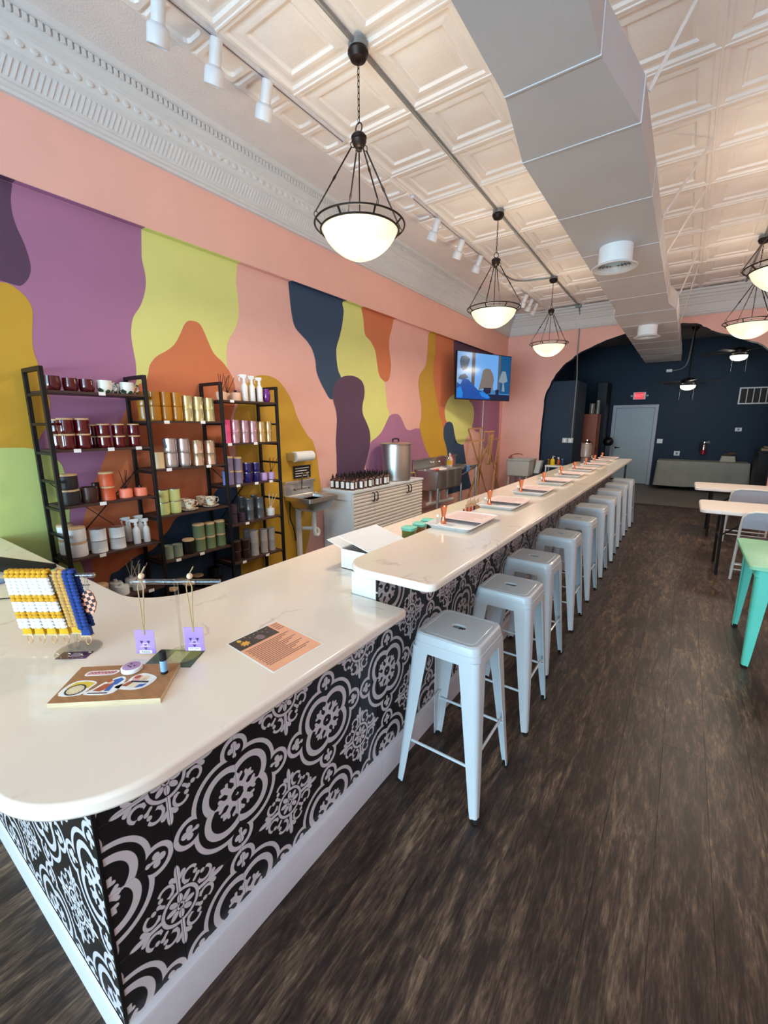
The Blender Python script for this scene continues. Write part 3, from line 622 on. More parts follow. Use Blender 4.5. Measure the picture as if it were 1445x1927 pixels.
sk = [(0, 0), (0.024, 0), (0.024, 0.118), (0.020, 0.128), (0.010, 0.134), (0.0, 0.136)]
sm = MB()
sm.loft([[(TX+d, TY-0.25*d, z) for d, z in sk], [(TX+d, BY0-0.001, z) for d, z in sk]])
sm.loft([[(XL+0.009, TY-0.25*d, z*0.85) for d, z in sk], [(TX+d*0.3, TY-0.25*d, z*0.85) for d, z in sk]])
SKIRT = mat('skirting_paint', (206, 203, 207), rough=0.45, var=0.02)
sm.build('skirting', SKIRT, cb_, angle=30)
bb_ = thing('tiled_bar', 'long raised bar wall faced with black and white patterned tiles behind the stools', 'bar', (0, 0, 0))
MB().box(-1.144, TX-0.0082, BY0, BY1-0.06, 0, 1.012).build('body', WHITE, bb_)
tile_wall(bb_, FR_X, BY0+0.001, BY1-0.06, 0.125, 1.011, 0.2436, 0.131)
MB().loft([[(TX+d, BY0, z) for d, z in sk], [(TX+d, BY1-0.06, z) for d, z in sk]]).build('skirting', SKIRT, bb_, angle=30)
mb = MB().box(-0.80, -0.77, BY1-0.30, BY1-0.27, 0.70, 1.013).box(-1.003, -0.77, BY1-0.30, BY1-0.27, 0.70, 0.72)
tag(mb.build('steel_bracket', BLACK_M), 'black steel bracket under the far end of the bar overhang', 'bracket')
bc_ = thing('back_counter_unit', 'white cabinet run under the low worktop behind the raised bar', 'cabinet', (0, 0, 0))
MB().box(-1.68, -1.146, BY0, 9.2, 0.08, 0.872).box(-1.62, -1.146, BY0, 9.2, 0, 0.08).build('body', WHITE, bc_)
for k in range(13):
    y0 = BY0+0.01+k*0.6
    d = MB().box(-1.698, -1.681, y0, y0+0.59, 0.1, 0.86).build('door', WHITE, bc_, bevel=0.002)

def arc(cx, cy, r, a0, a1, n=10): return [(cx+r*cos(R(a0+(a1-a0)*k/n)), cy+r*sin(R(a0+(a1-a0)*k/n))) for k in range(n+1)]
lw = [(XL+0.009, 0.14)]+arc(-1.10, 0.39, 0.25, -90, 0, 14)+arc(-0.865, 1.37, 0.015, 0, 90, 4)+[(-1.1455, 1.385), (-1.1455, 9.3), (-1.745, 9.3)]+arc(-1.995, 1.04, 0.25, 0, -90, 12)+[(XL+0.009, 0.79)]
tag(MB().prism(lw, 0.874, 0.914).build('low_worktop', QUARTZ, bevel=0.012), 'low white quartz worktop with rounded corner at the near end of the shop', 'worktop')
bt = arc(-1.04, 1.50, 0.15, 180, 270, 10)+arc(-0.765, 1.395, 0.045, -90, 0, 6)+[(-0.72, BY1), (-1.19, BY1)]
tag(MB().prism(bt, 1.0145, 1.05).build('bar_worktop', QUARTZ, bevel=0.012), 'long raised white quartz bar top lined with trays', 'worktop')

# ================================================================== bar stools
STOOL = mat('pale_grey_stool_steel', (196, 203, 206), rough=0.36, var=0.02, scale=6, coat=0.15)
def leg_section(cx, cy, w, t, sx, sy, z):
    """L-shaped sheet section, corner at (cx,cy), arms of length w running inwards"""
    r = min(0.028, w*0.45)
    o = [(w, 0)]+[(r-r*sin(R(a)), r-r*cos(R(a))) for a in (0, 22, 45, 68, 90)]+[(0, w)]
    i = [(t, w)]+[(r-(r-t)*sin(R(a)), r-(r-t)*cos(R(a))) for a in (90, 68, 45, 22, 0)]+[(w, t)]
    return [(cx-sx*x, cy-sy*y, z) for x, y in o+i]
def steel_leg(sx, sy, top, foot, wt, wb, h, lean=0):
    loops = []
    for t in (0, 0.12, 0.35, 0.6, 0.8, 0.93, 1.0):
        z = h*(1-t)+0.012*t; k = t; c = top+(foot-top)*k; w = wt+(wb-wt)*min(1, t*1.02)
        if t >= 1: w = wb*0.92
        loops.append(leg_section(sx*c, sy*c, w, 0.004, sx, sy, z))
    return MB().loft(loops)
def make_stool():
    r = thing('bar_stool', 'pale grey metal bar stool', 'stool', group='bar stools along the bar')
    H = 0.762; m = MB()
    slot = lambda hx, hy, z: rr(hx, hy, min(hx, hy)*0.98, z, 7)
    m.loft([slot(0.032, 0.0165, H-0.008), slot(0.032, 0.0165, H-0.002), slot(0.036, 0.0205, H)]+[rr(a, a, q, z, 7) for a, q, z in
            ((0.118, 0.03, H-0.0005), (0.122, 0.03, H-0.003), (0.126, 0.03, H-0.0005), (0.139, 0.035, H-0.0005), (0.147, 0.04, H-0.006), (0.151, 0.042, H-0.016), (0.153, 0.042, H-0.038), (0.155, 0.042, H-0.039), (0.158, 0.042, H-0.085), (0.154, 0.04, H-0.085), (0.149, 0.038, H-0.045), (0.143, 0.036, H-0.012))], False, False)
    m.build('seat', STOOL, r, angle=22)
    for sx in (-1, 1):
        for sy in (-1, 1):
            lg = steel_leg(sx, sy, 0.157, 0.2, 0.086, 0.034, 0.70).build('leg', STOOL, r, angle=50)
            c = 0.1895
            MB().lathe([(0.014, 0), (0.017, 0.004), (0.017, 0.014), (0.012, 0.016)], (sx*c, sy*c, 0), 10).build('rubber_foot', RUBBER, lg)
            u = Vector((sx, sy, 0)).normalized()
            p0 = Vector((sx*0.1715, sy*0.1715, 0.30)); p1 = Vector((sx*0.1865, sy*0.1865, 0.10))
            MB().tube([p0, p0*0.5+p1*0.5, p1], [0.003, 0.005, 0.003], 6).build('pressed_rib', STOOL, lg)
    for a, z in ((0, 0.235), (1, 0.285), (2, 0.235), (3, 0.285)):
        c = 0.186 if z < 0.25 else 0.182
        M = Matrix.Rotation(a*pi/2, 4, 'Z')
        MB().tube([(-c+0.012, -c+0.012, z), (c-0.012, -c+0.012, z)], 0.0065, 8, M=M).build('footrest', STOOL, r)
    return r
st = make_stool()
SY = [1.64, 2.284, 2.908, 3.67, 4.40, 5.15, 5.84, 6.58, 7.31, 8.0]
SXs = [-0.733, -0.716, -0.764, -0.768, -0.766, -0.77, -0.76, -0.775, -0.776, -0.76]
for i, (x, y) in enumerate(zip(SXs, SY)):
    lab = 'pale grey metal bar stool nearest the camera' if i == 0 else ('pale grey metal bar stool farthest down the bar' if i == 9 else 'pale grey metal bar stool, %s from the near end of the bar' % ORD[i])
    if i == 0: st.location = (x, y, 0); st['label'] = lab
    else: dup(st, (x, y, 0), R(random.uniform(-1.5, 1.5)), lab)

# ================================================================== tables and chairs on the right
TEAL = mat('teal_painted_steel', (98, 205, 182), rough=0.42, var=0.04, scale=5)
TEAL_T = mat('teal_table_top', (138, 204, 166), rough=0.4, var=0.06, scale=4)
tt = thing('teal_table', 'teal metal table with splayed sheet legs at the right edge', 'table', (0.885, 4.0, 0))
MB().loft([rr(a, a, 0.03, z, 5) for a, z in ((0.43, 0.712), (0.44, 0.716), (0.44, 0.736), (0.432, 0.742))]).build('table_top', TEAL_T, tt)
MB().loft([rr(a, a, 0.03, z, 5) for a, z in ((0.40, 0.712), (0.40, 0.66), (0.395, 0.66), (0.395, 0.711))], False, False).build('apron', TEAL, tt)
for sx in (-1, 1):
    for sy in (-1, 1):
        lg = steel_leg(sx, sy, 0.392, 0.385, 0.095, 0.04, 0.70).build('leg', TEAL, tt, angle=50)
        MB().lathe([(0.018, 0), (0.022, 0.004), (0.022, 0.014), (0.012, 0.016)], (sx*0.368, sy*0.368, 0), 10).build('rubber_foot', RUBBER, lg)
FT_W = mat('speckled_white_plastic', (222, 213, 207), rough=0.5, var=0.03, scale=150)
def folding_table(label, loc):
    t = thing('folding_table', label, 'table', loc, group='white folding tables')
    MB().loft([rr(a, c, 0.06, z, 6) for a, c, z in ((0.905, 0.37, 0.695), (0.915, 0.38, 0.70), (0.915, 0.38, 0.728), (0.905, 0.372, 0.74))]).build('table_top', FT_W, t)
    for s in (-1, 1):
        x = s*0.70
        MB().tube([(x-s*0.01, -0.29, 0.0), (x, -0.27, 0.69)], 0.0145, 8).build('leg', BLACK_M, t)
        MB().tube([(x-s*0.01, 0.29, 0.0), (x, 0.27, 0.69)], 0.0145, 8).build('leg', BLACK_M, t)
        MB().tube([(x-s*0.005, -0.28, 0.38), (x-s*0.005, 0.28, 0.38)], 0.0105, 8).build('cross_bar', BLACK_M, t)
        MB().tube([(x-s*0.005, 0, 0.38), (s*0.33, 0, 0.69)], 0.0095, 8).build('brace', BLACK_M, t)
    return t
folding_table('white folding table nearer the teal table, with black legs', (1.145, 6.14, 0))
folding_table('white folding table farther back, near the back room', (1.12, 8.12, 0))
CH_G = mat('grey_chair_steel', (190, 192, 200), rough=0.4, var=0.03)
CH_L = mat('warm_white_chair_steel', (214, 210, 204), rough=0.4, var=0.03)
CH_S = mat('grey_vinyl_seat', (150, 140, 140), rough=0.5, var=0.05)
def folding_chair(label, loc):
    c = thing('folding_chair', label, 'chair', loc, group='metal folding chairs')
    # faces +Y; back frame leans towards -Y at the top
    W = 0.225
    bp = [(-W, 0.04, 0.0), (-W, -0.03, 0.30), (-W, -0.12, 0.62), (-W+0.006, -0.15, 0.72), (-W+0.035, -0.165, 0.765), (-W+0.09, -0.17, 0.785), (0, -0.172, 0.79)]
    path = bp+[(-x, y, z) for x, y, z in reversed(bp[:-1])]
    MB().tube(path, 0.0125, 8).build('back_frame', CH_L, c)
    sh = [(-W+0.012, -0.115, 0.60), (-W+0.012, -0.148, 0.715), (-W+0.045, -0.163, 0.762), (-W+0.1, -0.168, 0.778), (W-0.1, -0.168, 0.778), (W-0.045, -0.163, 0.762), (W-0.012, -0.148, 0.715), (W-0.012, -0.115, 0.60)]
    MB().loft([[(x, y-0.004, z) for x, y, z in sh], [(x, y+0.004, z) for x, y, z in sh]]).build('backrest', CH_G, c)
    MB().loft([rr(0.2, 0.19, 0.05, z, 5, (0, 0.14)) for z in (0.415, 0.425, 0.435)]).build('seat', CH_S, c)
    for s in (-1, 1):
        x = s*0.195
        MB().tube([(x, 0.40, 0.0), (x, 0.22, 0.28), (x, -0.03, 0.46)], 0.0115, 8).build('leg', CH_G, c)
    MB().tube([(-0.195, 0.33, 0.11), (0.195, 0.33, 0.11)], 0.007, 6).build('stretcher', CH_L, c)
    MB().tube([(-W, 0.02, 0.12), (W, 0.02, 0.12)], 0.007, 6).build('stretcher', CH_L, c)
    MB().tube([(-W, 0.0, 0.18), (W, 0.0, 0.18)], 0.007, 6).build('stretcher', CH_L, c)
    return c
folding_chair('grey metal folding chair between the teal table and the nearer folding table', (0.80, 5.72, 0))
folding_chair('grey metal folding chair between the two white folding tables', (0.83, 7.6, 0))

# ================================================================== rack of candles
RACK = thing('shelving_rack', 'tall black metal shelving rack with staggered dark shelves on the mural wall', 'shelf', (0, 0, 0))
WALNUT = mat('dark_walnut_board', (66, 44, 38), rough=0.5, var=0.2, scale=6, stretch=(1, 0.15, 1))
RF, RB, RP = -3.37, -3.655, [1.055, 1.69, 2.335, 2.96]
tb = 0.026
for y in RP:
    for x in (RF, RB):
        MB().box(x-tb/2, x+tb/2, y-tb/2, y+tb/2, 0, 2.012).build('post', BLACK_M, RACK, bevel=0.002)
    MB().box(RB+tb/2, RF-tb/2, y-tb/2, y+tb/2, 1.986, 2.012).build('top_rail', BLACK_M, RACK)
ZS = {0: [1.868, 1.484, 1.104, 0.73, 0.356], 1: [1.676, 1.303, 0.922, 0.546, 0.17], 2: [1.862, 1.48, 1.098, 0.725, 0.352]}
for b in range(3):
    y0, y1 = RP[b]+tb/2, RP[b+1]-tb/2
    for z in ZS[b]:
        MB().box(RB+0.004, RF+0.006, y0, y1, z-0.016, z).build('shelf', WALNUT, RACK, bevel=0.001)
for k, y in enumerate(RP):
    zs = sorted(set(ZS[max(0, k-1)]+ZS[min(2, k)])) if k in (1, 2) else [z for z in ZS[0 if k == 0 else 2]]+[(a+c)/2 for a, c in zip(ZS[0][:-1], ZS[0][1:])]
    for z in zs: MB().box(RB+tb/2, RF-tb/2, y-0.009, y+0.009, z-0.034, z-0.0165).build('rung', BLACK_M, RACK)
for b in (0, 2):
    y0, y1 = RP[b]+tb/2, RP[b+1]-tb/2
    for a, c in ((0.66, 1.27), (1.27, 0.66)):
        MB().bar((RB, y0, a), (RB, y1, c), 0.004, 0.014, up=(1, 0, 0)).build('cross_brace', BLACK_M, RACK)
for b, s, y in PTAGS:
    z = ZS[b-1][s-1]
    if y+0.02 > RP[b]-0.013: y = RP[b]-0.04
    MB().box(RF+0.0065, RF+0.009, y-0.021, y+0.021, z-0.02, z+0.004).build('price_tag', PAPER, RACK)

# ------------------------------------------------------------------ candles, diffusers, mugs on the rack
WOODLID = mat('pale_wood_lid', (206, 170, 128), rough=0.6, var=0.12, scale=30)
def gloss(n, c, metal=0.0, rough=0.12, coat=0.6): return mat(n, c, rough=rough, metal=metal, coat=coat, var=0.04, scale=10)
def irid(name, c1, c2, c3):
    m, N, L, b = new_mat(name)
    lw_ = N.new('ShaderNodeLayerWeight'); lw_.inputs[0].default_value = 0.5
    rp = N.new('ShaderNodeValToRGB'); e = rp.color_ramp.elements; e[0].color = lin(c1); e[1].color = lin(c3); k = e.new(0.5); k.color = lin(c2)
    L.new(lw_.outputs['Facing'], rp.inputs[0]); L.new(rp.outputs[0], b.inputs['Base Color'])
    b.inputs['Metallic'].default_value = 0.75; b.inputs['Roughness'].default_value = 0.2; return m
def print_mat(name, base, leaf, leaf2, sc):
    m, N, L, b = new_mat(name)
    tc = N.new('ShaderNodeTexCoord'); v = N.new('ShaderNodeTexVoronoi'); v.inputs['Scale'].default_value = sc; L.new(tc.outputs['Object'], v.inputs['Vector'])
    w = N.new('ShaderNodeTexNoise'); w.inputs['Scale'].default_value = sc*1.6; L.new(tc.outputs['Object'], w.inputs['Vector'])
    E.tree = m.node_tree
    k = emin(emax((0.42-E(v.outputs['Distance'])+(E(w.outputs[0])-0.5)*0.9)*14, 0.0), 1.0)
    m1 = N.new('ShaderNodeMix'); m1.data_type = 'RGBA'; L.new(w.outputs[0], m1.inputs[0]); m1.inputs[6].default_value = lin(leaf); m1.inputs[7].default_value = lin(leaf2)
    m2 = N.new('ShaderNodeMix'); m2.data_type = 'RGBA'; L.new(k.x, m2.inputs[0]); m2.inputs[6].default_value = lin(base); L.new(m1.outputs[2], m2.inputs[7])
    L.new(m2.outputs[2], b.inputs['Base Color']); b.inputs['Roughness'].default_value = 0.2; return m
K = {}
# kind: (object name, words, category, material, shape, lid material)
K['burgundy_mug'] = ('mug', 'glossy burgundy mug', 'mug', gloss('burgundy_glaze', (84, 20, 26)), 'mug', None)
K['leaf_mug'] = ('mug', 'white mug printed with green leaves', 'mug', print_mat('leaf_print_glaze', (236, 232, 222), (64, 104, 60), (40, 40, 36), 26), 'mugr', None)
K['burgundy_jar'] = ('candle_jar', 'red glass candle with wood lid', 'candle', gloss('deep_red_glass', (86, 8, 16), rough=0.06), 'jar', WOODLID)
K['charcoal_jar'] = ('candle_jar', 'charcoal candle with wood lid', 'candle', mat('charcoal_matte', (40, 36, 38), 0.5), 'jar', WOODLID)
K['brown_jar'] = ('candle_jar', 'dark brown candle jar', 'candle', gloss('brown_glass', (62, 36, 30), rough=0.25), 'jar', None)
K['terracotta_jar'] = ('candle_jar', 'terracotta orange candle tin', 'candle', mat('terracotta_matte', (206, 90, 54), 0.4), 'tin', WOODLID)
K['coral_diffuser'] = ('reed_diffuser', 'coral reed diffuser', 'diffuser', mat('coral_ceramic', (240, 132, 104), 0.45), 'dif_dark', None)
K['white_stone_jar'] = ('candle_jar', 'large white candle with wood lid', 'candle', mat('speckled_white_ceramic', (228, 226, 224), 0.6, var=0.06, scale=120), 'jar', WOODLID)
K['white_tin'] = ('candle_tin', 'silver rimmed white candle tin', 'candle', mat('white_tin_paint', (224, 226, 226), 0.4), 'tin', STEEL)
K['spray_bottle'] = ('spray_bottle', 'white trigger spray bottle', 'bottle', PLASTIC_W, 'spray', None)
K['lidded_glass'] = ('glass_jar', 'clear glass jar with wood lid', 'jar', gloss('tea_glass', (150, 128, 110), rough=0.08), 'jar', WOODLID)
K['white_diffuser'] = ('reed_diffuser', 'white round reed diffuser', 'diffuser', mat('white_ceramic', (228, 226, 222), 0.45), 'dif_white', None)
K['amber_glass'] = ('candle_jar', 'amber glass candle jar', 'candle', gloss('amber_glass', (178, 118, 28), metal=0.0, rough=0.2, coat=0.3), 'jar', None)
K['yellow_irid'] = ('candle_tin', 'pale yellow iridescent candle tin', 'candle', irid('yellow_iridescent', (226, 220, 150), (220, 226, 190), (150, 200, 220)), 'tin', None)
K['cream_jar'] = ('candle_jar', 'cream candle tumbler', 'candle', mat('cream_ceramic', (230, 204, 160), 0.5), 'tin', None)
K['silver_glass'] = ('candle_jar', 'mirrored silver candle jar', 'candle', irid('silver_mirror', (210, 206, 204), (190, 186, 190), (150, 150, 165)), 'jar', STEEL)
K['champagne_tin'] = ('candle_tin', 'champagne gold candle tin', 'candle', irid('champagne_metal', (224, 196, 166), (214, 190, 160), (150, 130, 110)), 'tin', None)
K['pistachio_glass'] = ('candle_jar', 'pistachio green glass candle jar', 'candle', gloss('pistachio_glass', (206, 208, 132), rough=0.15), 'jar', STEEL)
K['teacup'] = ('teacup', 'floral china teacup on saucer', 'cup', print_mat('floral_china', (236, 226, 206), (214, 140, 90), (150, 150, 110), 40), 'cup', None)
K['sage_short'] = ('candle_jar', 'short sage grey candle jar', 'candle', mat('sage_grey', (136, 146, 126), 0.5), 'tin', None)
K['sage_tall'] = ('candle_tin', 'olive sage candle tin', 'candle', mat('olive_sage', (112, 126, 86), 0.5), 'tin', WOODLID)
K['black_jar'] = ('candle_jar', 'black candle jar with wood lid', 'candle', mat('black_ceramic', (24, 22, 22), 0.35), 'jar', WOODLID)
K['black_tin'] = ('candle_tin', 'black candle tin', 'candle', mat('black_tin', (20, 20, 22), 0.3), 'tin', BLACK_M)
K['blush_diffuser'] = ('reed_diffuser', 'blush pink reed diffuser', 'diffuser', mat('blush_ceramic', (226, 184, 158), 0.5), 'dif_dark', None)
K['purple_cup'] = ('tumbler', 'glossy purple stemless tumbler', 'cup', gloss('purple_glaze', (108, 42, 128)), 'bowl', None)
K['pink_jar'] = ('candle_tin', 'hot pink candle tin', 'candle', mat('hot_pink', (236, 84, 130), 0.4), 'tin', None)
K['lilac_irid'] = ('candle_tin', 'lilac iridescent candle tin', 'candle', irid('lilac_iridescent', (214, 180, 190), (206, 184, 214), (160, 130, 220)), 'tin', None)
K['gold_irid'] = ('candle_tin', 'gold iridescent candle tin', 'candle', irid('gold_iridescent', (224, 196, 150), (226, 214, 120), (200, 160, 120)), 'tin', None)
K['periwinkle_jar'] = ('candle_jar', 'periwinkle blue candle tumbler', 'candle', mat('periwinkle', (112, 124, 186), 0.45), 'tin', None)
K['greylilac_jar'] = ('candle_tin', 'grey lilac candle tin', 'candle', mat('grey_lilac', (132, 118, 146), 0.45), 'tin', WOODLID)
K['navy_glass'] = ('candle_jar', 'navy glass candle with silver lid', 'candle', gloss('navy_glass', (34, 26, 92), rough=0.08), 'jar', STEEL)
K['lilac_diffuser'] = ('reed_diffuser', 'lilac reed diffuser', 'diffuser', mat('lilac_ceramic', (188, 156, 206), 0.45), 'dif_dark', None)
K['smoke_glass'] = ('candle_jar', 'smoky purple glass votive', 'candle', gloss('smoke_glass', (70, 54, 66), rough=0.08), 'jar', None)
K['grey_metal'] = ('candle_tin', 'gunmetal grey candle tin', 'candle', mat('gunmetal', (120, 122, 126), 0.3, metal=0.6), 'tin', STEEL)
K['dark_glass'] = ('candle_jar', 'brown glass candle with silver lid', 'candle', gloss('dark_brown_glass', (54, 34, 32), rough=0.08), 'jar', STEEL)
K['concrete_jar'] = ('candle_jar', 'pale concrete candle tumbler', 'candle', mat('concrete', (166, 156, 150), 0.85, var=0.08, scale=60), 'tin', None)
REED_D = mat('dark_reed', (40, 26, 24), 0.7); REED_W = mat('pale_reed', (222, 208, 184), 0.7)
def product(kind, loc, r, h, label, group, reeds=True):
    name, words, cat, m, shape, lid = K[kind]
    t = thing(name, label, cat, loc, random.uniform(0, 6.28), group)
    n = 20
    if shape in ('jar', 'tin'):
        lh = 0.0
        if lid: lh = h*(0.12 if lid is WOODLID else 0.05)
        hb = h-lh
        if shape == 'jar': p = [(r*0.86, 0), (r*0.95, h*0.03), (r*0.99, h*0.12), (r, h*0.3), (r, hb-h*0.01), (r*0.975, hb)]
        else: p = [(r*0.96, 0), (r*0.985, h*0.01), (r*0.985, h*0.03), (r*0.97, h*0.05), (r*0.97, hb-h*0.05), (r*0.985, hb-h*0.03), (r*0.985, hb-h*0.008), (r*0.95, hb)]
        if not lid: p += [(r*0.9, hb), (r*0.89, hb-h*0.1)]
        MB().lathe(p, n=n).build('body', m, t)
        if lid: MB().lathe([(r*0.9, hb), (r*0.985, hb+0.0005), (r*0.985, h-lh*0.15), (r*0.93, h)], n=n).build('lid', lid, t)
    elif shape in ('mug', 'mugr'):
        MB().lathe([(r*0.6, 0), (r*0.84, h*0.08), (r*0.97, h*0.3), (r, h*0.6), (r*0.94, h*0.92), (r*0.95, h), (r*0.88, h), (r*0.86, h*0.85), (r*0.9, h*0.5), (r*0.8, h*0.14)], n=n).build('body', m, t)
        MB().tube(smooth([(r*0.9, 0, h*0.78), (r*1.3, 0, h*0.82), (r*1.5, 0, h*0.55), (r*1.3, 0, h*0.28), (r*0.9, 0, h*0.26)], 3), r*0.11, 6).build('handle', m, t)
        t.rotation_euler = (0, 0, R(75) if shape == 'mugr' else R(200))
    elif shape == 'bowl':
        MB().lathe([(r*0.6, 0), (r*0.85, h*0.1), (r, h*0.4), (r*0.97, h*0.75), (r*0.82, h), (r*0.76, h), (r*0.9, h*0.7), (r*0.9, h*0.4), (r*0.6, h*0.1)], n=n).build('body', m, t)
    elif shape == 'cup':
        MB().lathe([(r*0.5, 0), (r*0.9, h*0.03), (r*1.35, h*0.13), (r*1.38, h*0.17), (r*0.8, h*0.1), (r*0.4, h*0.08)], n=n).build('saucer', m, t)
        MB().lathe([(r*0.42, h*0.1), (r*0.5, h*0.16), (r*0.72, h*0.4), (r*0.86, h*0.75), (r*0.95, h), (r*0.88, h), (r*0.78, h*0.7), (r*0.6, h*0.3)], n=n).build('cup', m, t)
        MB().tube(smooth([(r*0.8, 0, h*0.85), (r*1.2, 0, h*0.9), (r*1.32, 0, h*0.62), (r*1.05, 0, h*0.4), (r*0.68, 0, h*0.4)], 3), r*0.07, 6).build('handle', m, t)
        t.rotation_euler = (0, 0, R(70))
    elif shape == 'spray':
        MB().lathe([(r*0.94, 0), (r, h*0.02), (r, h*0.56), (r*0.9, h*0.61), (r*0.5, h*0.68), (r*0.42, h*0.7), (r*0.42, h*0.74)], n=16).build('body', m, t)
        tr = MB().lathe([(r*0.5, h*0.7), (r*0.52, h*0.8), (r*0.42, h*0.81), (r*0.4, h*0.9)], n=12)
        tr.loft([rr(r*0.32, a, r*0.15, z, 3, (0, c)) for a, c, z in ((r*0.7, -r*0.1, h*0.86), (r*1.15, -r*0.3, h*0.92), (r*1.2, -r*0.35, h*0.985), (r*0.95, -r*0.2, h))])
        tr.tube(smooth([(0, -r*0.9, h*0.9), (0, -r*1.5, h*0.87), (0, -r*1.55, h*0.80), (0, -r*1.35, h*0.73)], 3), r*0.16, 6)
        tr.box(-r*0.2, r*0.2, -r*1.9, -r*1.3, h*0.93, h*0.97)
        tr.build('trigger_head', m, t); t.rotation_euler = (0, 0, R(-20))
    elif shape.startswith('dif'):
        MB().lathe([(r*0.93, 0), (r, h*0.04), (r, h*0.9), (r*0.92, h), (r*0.4, h*1.02), (r*0.3, h*1.05)], n=n).build('body', m, t)
        cap = BLACK_M if shape == 'dif_dark' else m
        MB().lathe([(r*0.28, h*1.03), (r*0.28, h*1.3), (r*0.2, h*1.3)], n=10).build('collar', cap, t)
        if reeds:
            for a, tl in ((-0.5, 0.32), (0.12, 0.05), (0.75, 0.4), (2.7, 0.25)):
                d = Vector((0.3*cos(a), sin(a)*tl+0.45*tl*(1 if a > 0 else -1), 1)).normalized()
                MB().tube([(0, 0, h*0.9), tuple(Vector((0, 0, h*0.9))+d*h*2.3)], 0.0025, 5).build('reed', REED_D if shape == 'dif_dark' else REED_W, t)
            t.rotation_euler = (0, 0, 0)
    return t
BAYW = ['left bay', 'middle bay', 'right bay']; SHW = ['top', 'second', 'third', 'fourth', 'bottom']
cnt = {}
for rec in PROD: cnt[(rec[0], rec[1], rec[2], rec[3])] = cnt.get((rec[0], rec[1], rec[2], rec[3]), 0)+1
seen = {}
for kind, b, s, X, Y, z, r, h, n in PROD:
    y0, y1 = RP[b-1]+0.013, RP[b]-0.013
    nb = [abs(Y-q[4]) for q in PROD if q[1] == b and q[2] == s and q[3] == X and q[4] != Y]
    if nb: r = min(r, min(nb)*0.495)
    r = min(r, (X+3.66)*0.98 if X < -3.5 else 0.062)
    Y = min(max(Y, y0+r+0.002), y1-r-0.002)
    z = ZS[b-1][s-1]
    top = (ZS[b-1][s-2]-0.02-z) if s > 1 else 9
    if K[kind][4] != 'spray': h = min(h, top/n*0.98)
    key = (kind, b, s, X); seen[key] = seen.get(key, 0)+1; i = seen[key]; c = cnt[key]
    row = '' if X > -3.5 else 'rear of '
    for k in range(n):
        lev = '' if n == 1 else ('upper ' if k == n-1 else 'lower ')
        pos = '' if c == 1 else ', %s from left' % ORD[i-1]
        lab = '%s%s, %s%s shelf, %s%s' % (lev, K[kind][1], row, SHW[s-1], BAYW[b-1], pos)
        assert len(lab.split()) <= 16, lab
        reeds = not (kind == 'coral_diffuser' and i == 2) and not (kind == 'blush_diffuser' and i != 1) and not (kind == 'white_diffuser' and b == 1 and i != 2) and not (kind == 'lilac_diffuser' and i == 1)
        product(kind, (X, Y, z+k*(h+0.0005)), r, h, lab, '%ss on the rack' % K[kind][0].replace('_', ' '), reeds)

# ================================================================== along the mural wall
# hand sink
hs = thing('hand_sink', 'small wall-hung stainless steel hand sink beside the rack', 'sink', (XL+0.007, 3.5, 0))
Y0, Y1 = -0.235, 0.235
MB().box(0.002, 0.02, Y0, Y1, 0.84, 0.985).box(0.002, 0.055, Y0, Y1, 0.975, 1.01).build('backsplash', STEEL, hs, bevel=0.004)
m = MB(); hx = 0.2
m.loft([rr(0.20, 0.235, 0.02, z, 5, (0.225, 0)) for z in (0.80, 0.84, 0.845)]+[rr(a, c, 0.03, z, 5, (0.225, 0)) for a, c, z in ((0.185, 0.22, 0.845), (0.18, 0.215, 0.838), (0.145, 0.165, 0.834), (0.13, 0.15, 0.70), (0.05, 0.05, 0.69))], True, True)
m.build('basin', STEEL, hs)
m = MB().loft([rr(a, c, 0.04, z, 5, (0.225, 0)) for a, c, z in ((0.19, 0.20, 0.80), (0.16, 0.18, 0.72), (0.12, 0.13, 0.68))]); m.build('bowl_underside', STEEL, hs)
MB().tube(smooth([(0.06, 0, 0.9), (0.07, 0, 1.0), (0.075, 0, 1.06), (0.11, 0, 1.10), (0.16, 0, 1.09), (0.18, 0, 1.04)], 4), 0.009, 8).build('spout', CHROME, hs)
m = MB().tube([(0.02, -0.1, 0.905), (0.06, -0.1, 0.905)], 0.014).tube([(0.02, 0.1, 0.905), (0.06, 0.1, 0.905)], 0.014).tube([(0.06, -0.13, 0.91), (0.06, 0.13, 0.91)], 0.009).sphere((0.07, -0.11, 0.915), 0.02, 8).sphere((0.07, 0.11, 0.915), 0.02, 8)
m.build('taps', CHROME, hs)
MB().tube(smooth([(0.22, 0.03, 0.69), (0.22, 0.03, 0.42), (0.22, 0.05, 0.36), (0.2, 0.11, 0.36), (0.19, 0.11, 0.42), (0.12, 0.05, 0.43), (0.05, 0, 0.43)], 4), 0.022, 8).build('drain_pipe', PVC, hs)
MB().tube([(0.05, -0.06, 0.0), (0.05, -0.06, 0.68), (0.12, -0.06, 0.70)], 0.034, 8).build('waste_stack', PVC, hs)
MB().tube(smooth([(0.02, -0.15, 0.8), (0.05, -0.19, 0.6), (0.05, -0.14, 0.45), (0.03, -0.1, 0.3)], 4), 0.007, 6).build('supply_hose', RUBBER, hs)
pt = thing('paper_towel_holder', 'white paper towel roll on a steel wall holder above the hand sink', 'towel holder', (XL+0.007, 3.5, 1.29))
MB().lathe([(0.018, 0), (0.058, 0), (0.058, 0.28), (0.018, 0.28)], n=20, M=Matrix.Translation((0.085, -0.12, 0)) @ Matrix.Rotation(R(-90), 4, 'X')).build('paper_roll', PAPER, pt)
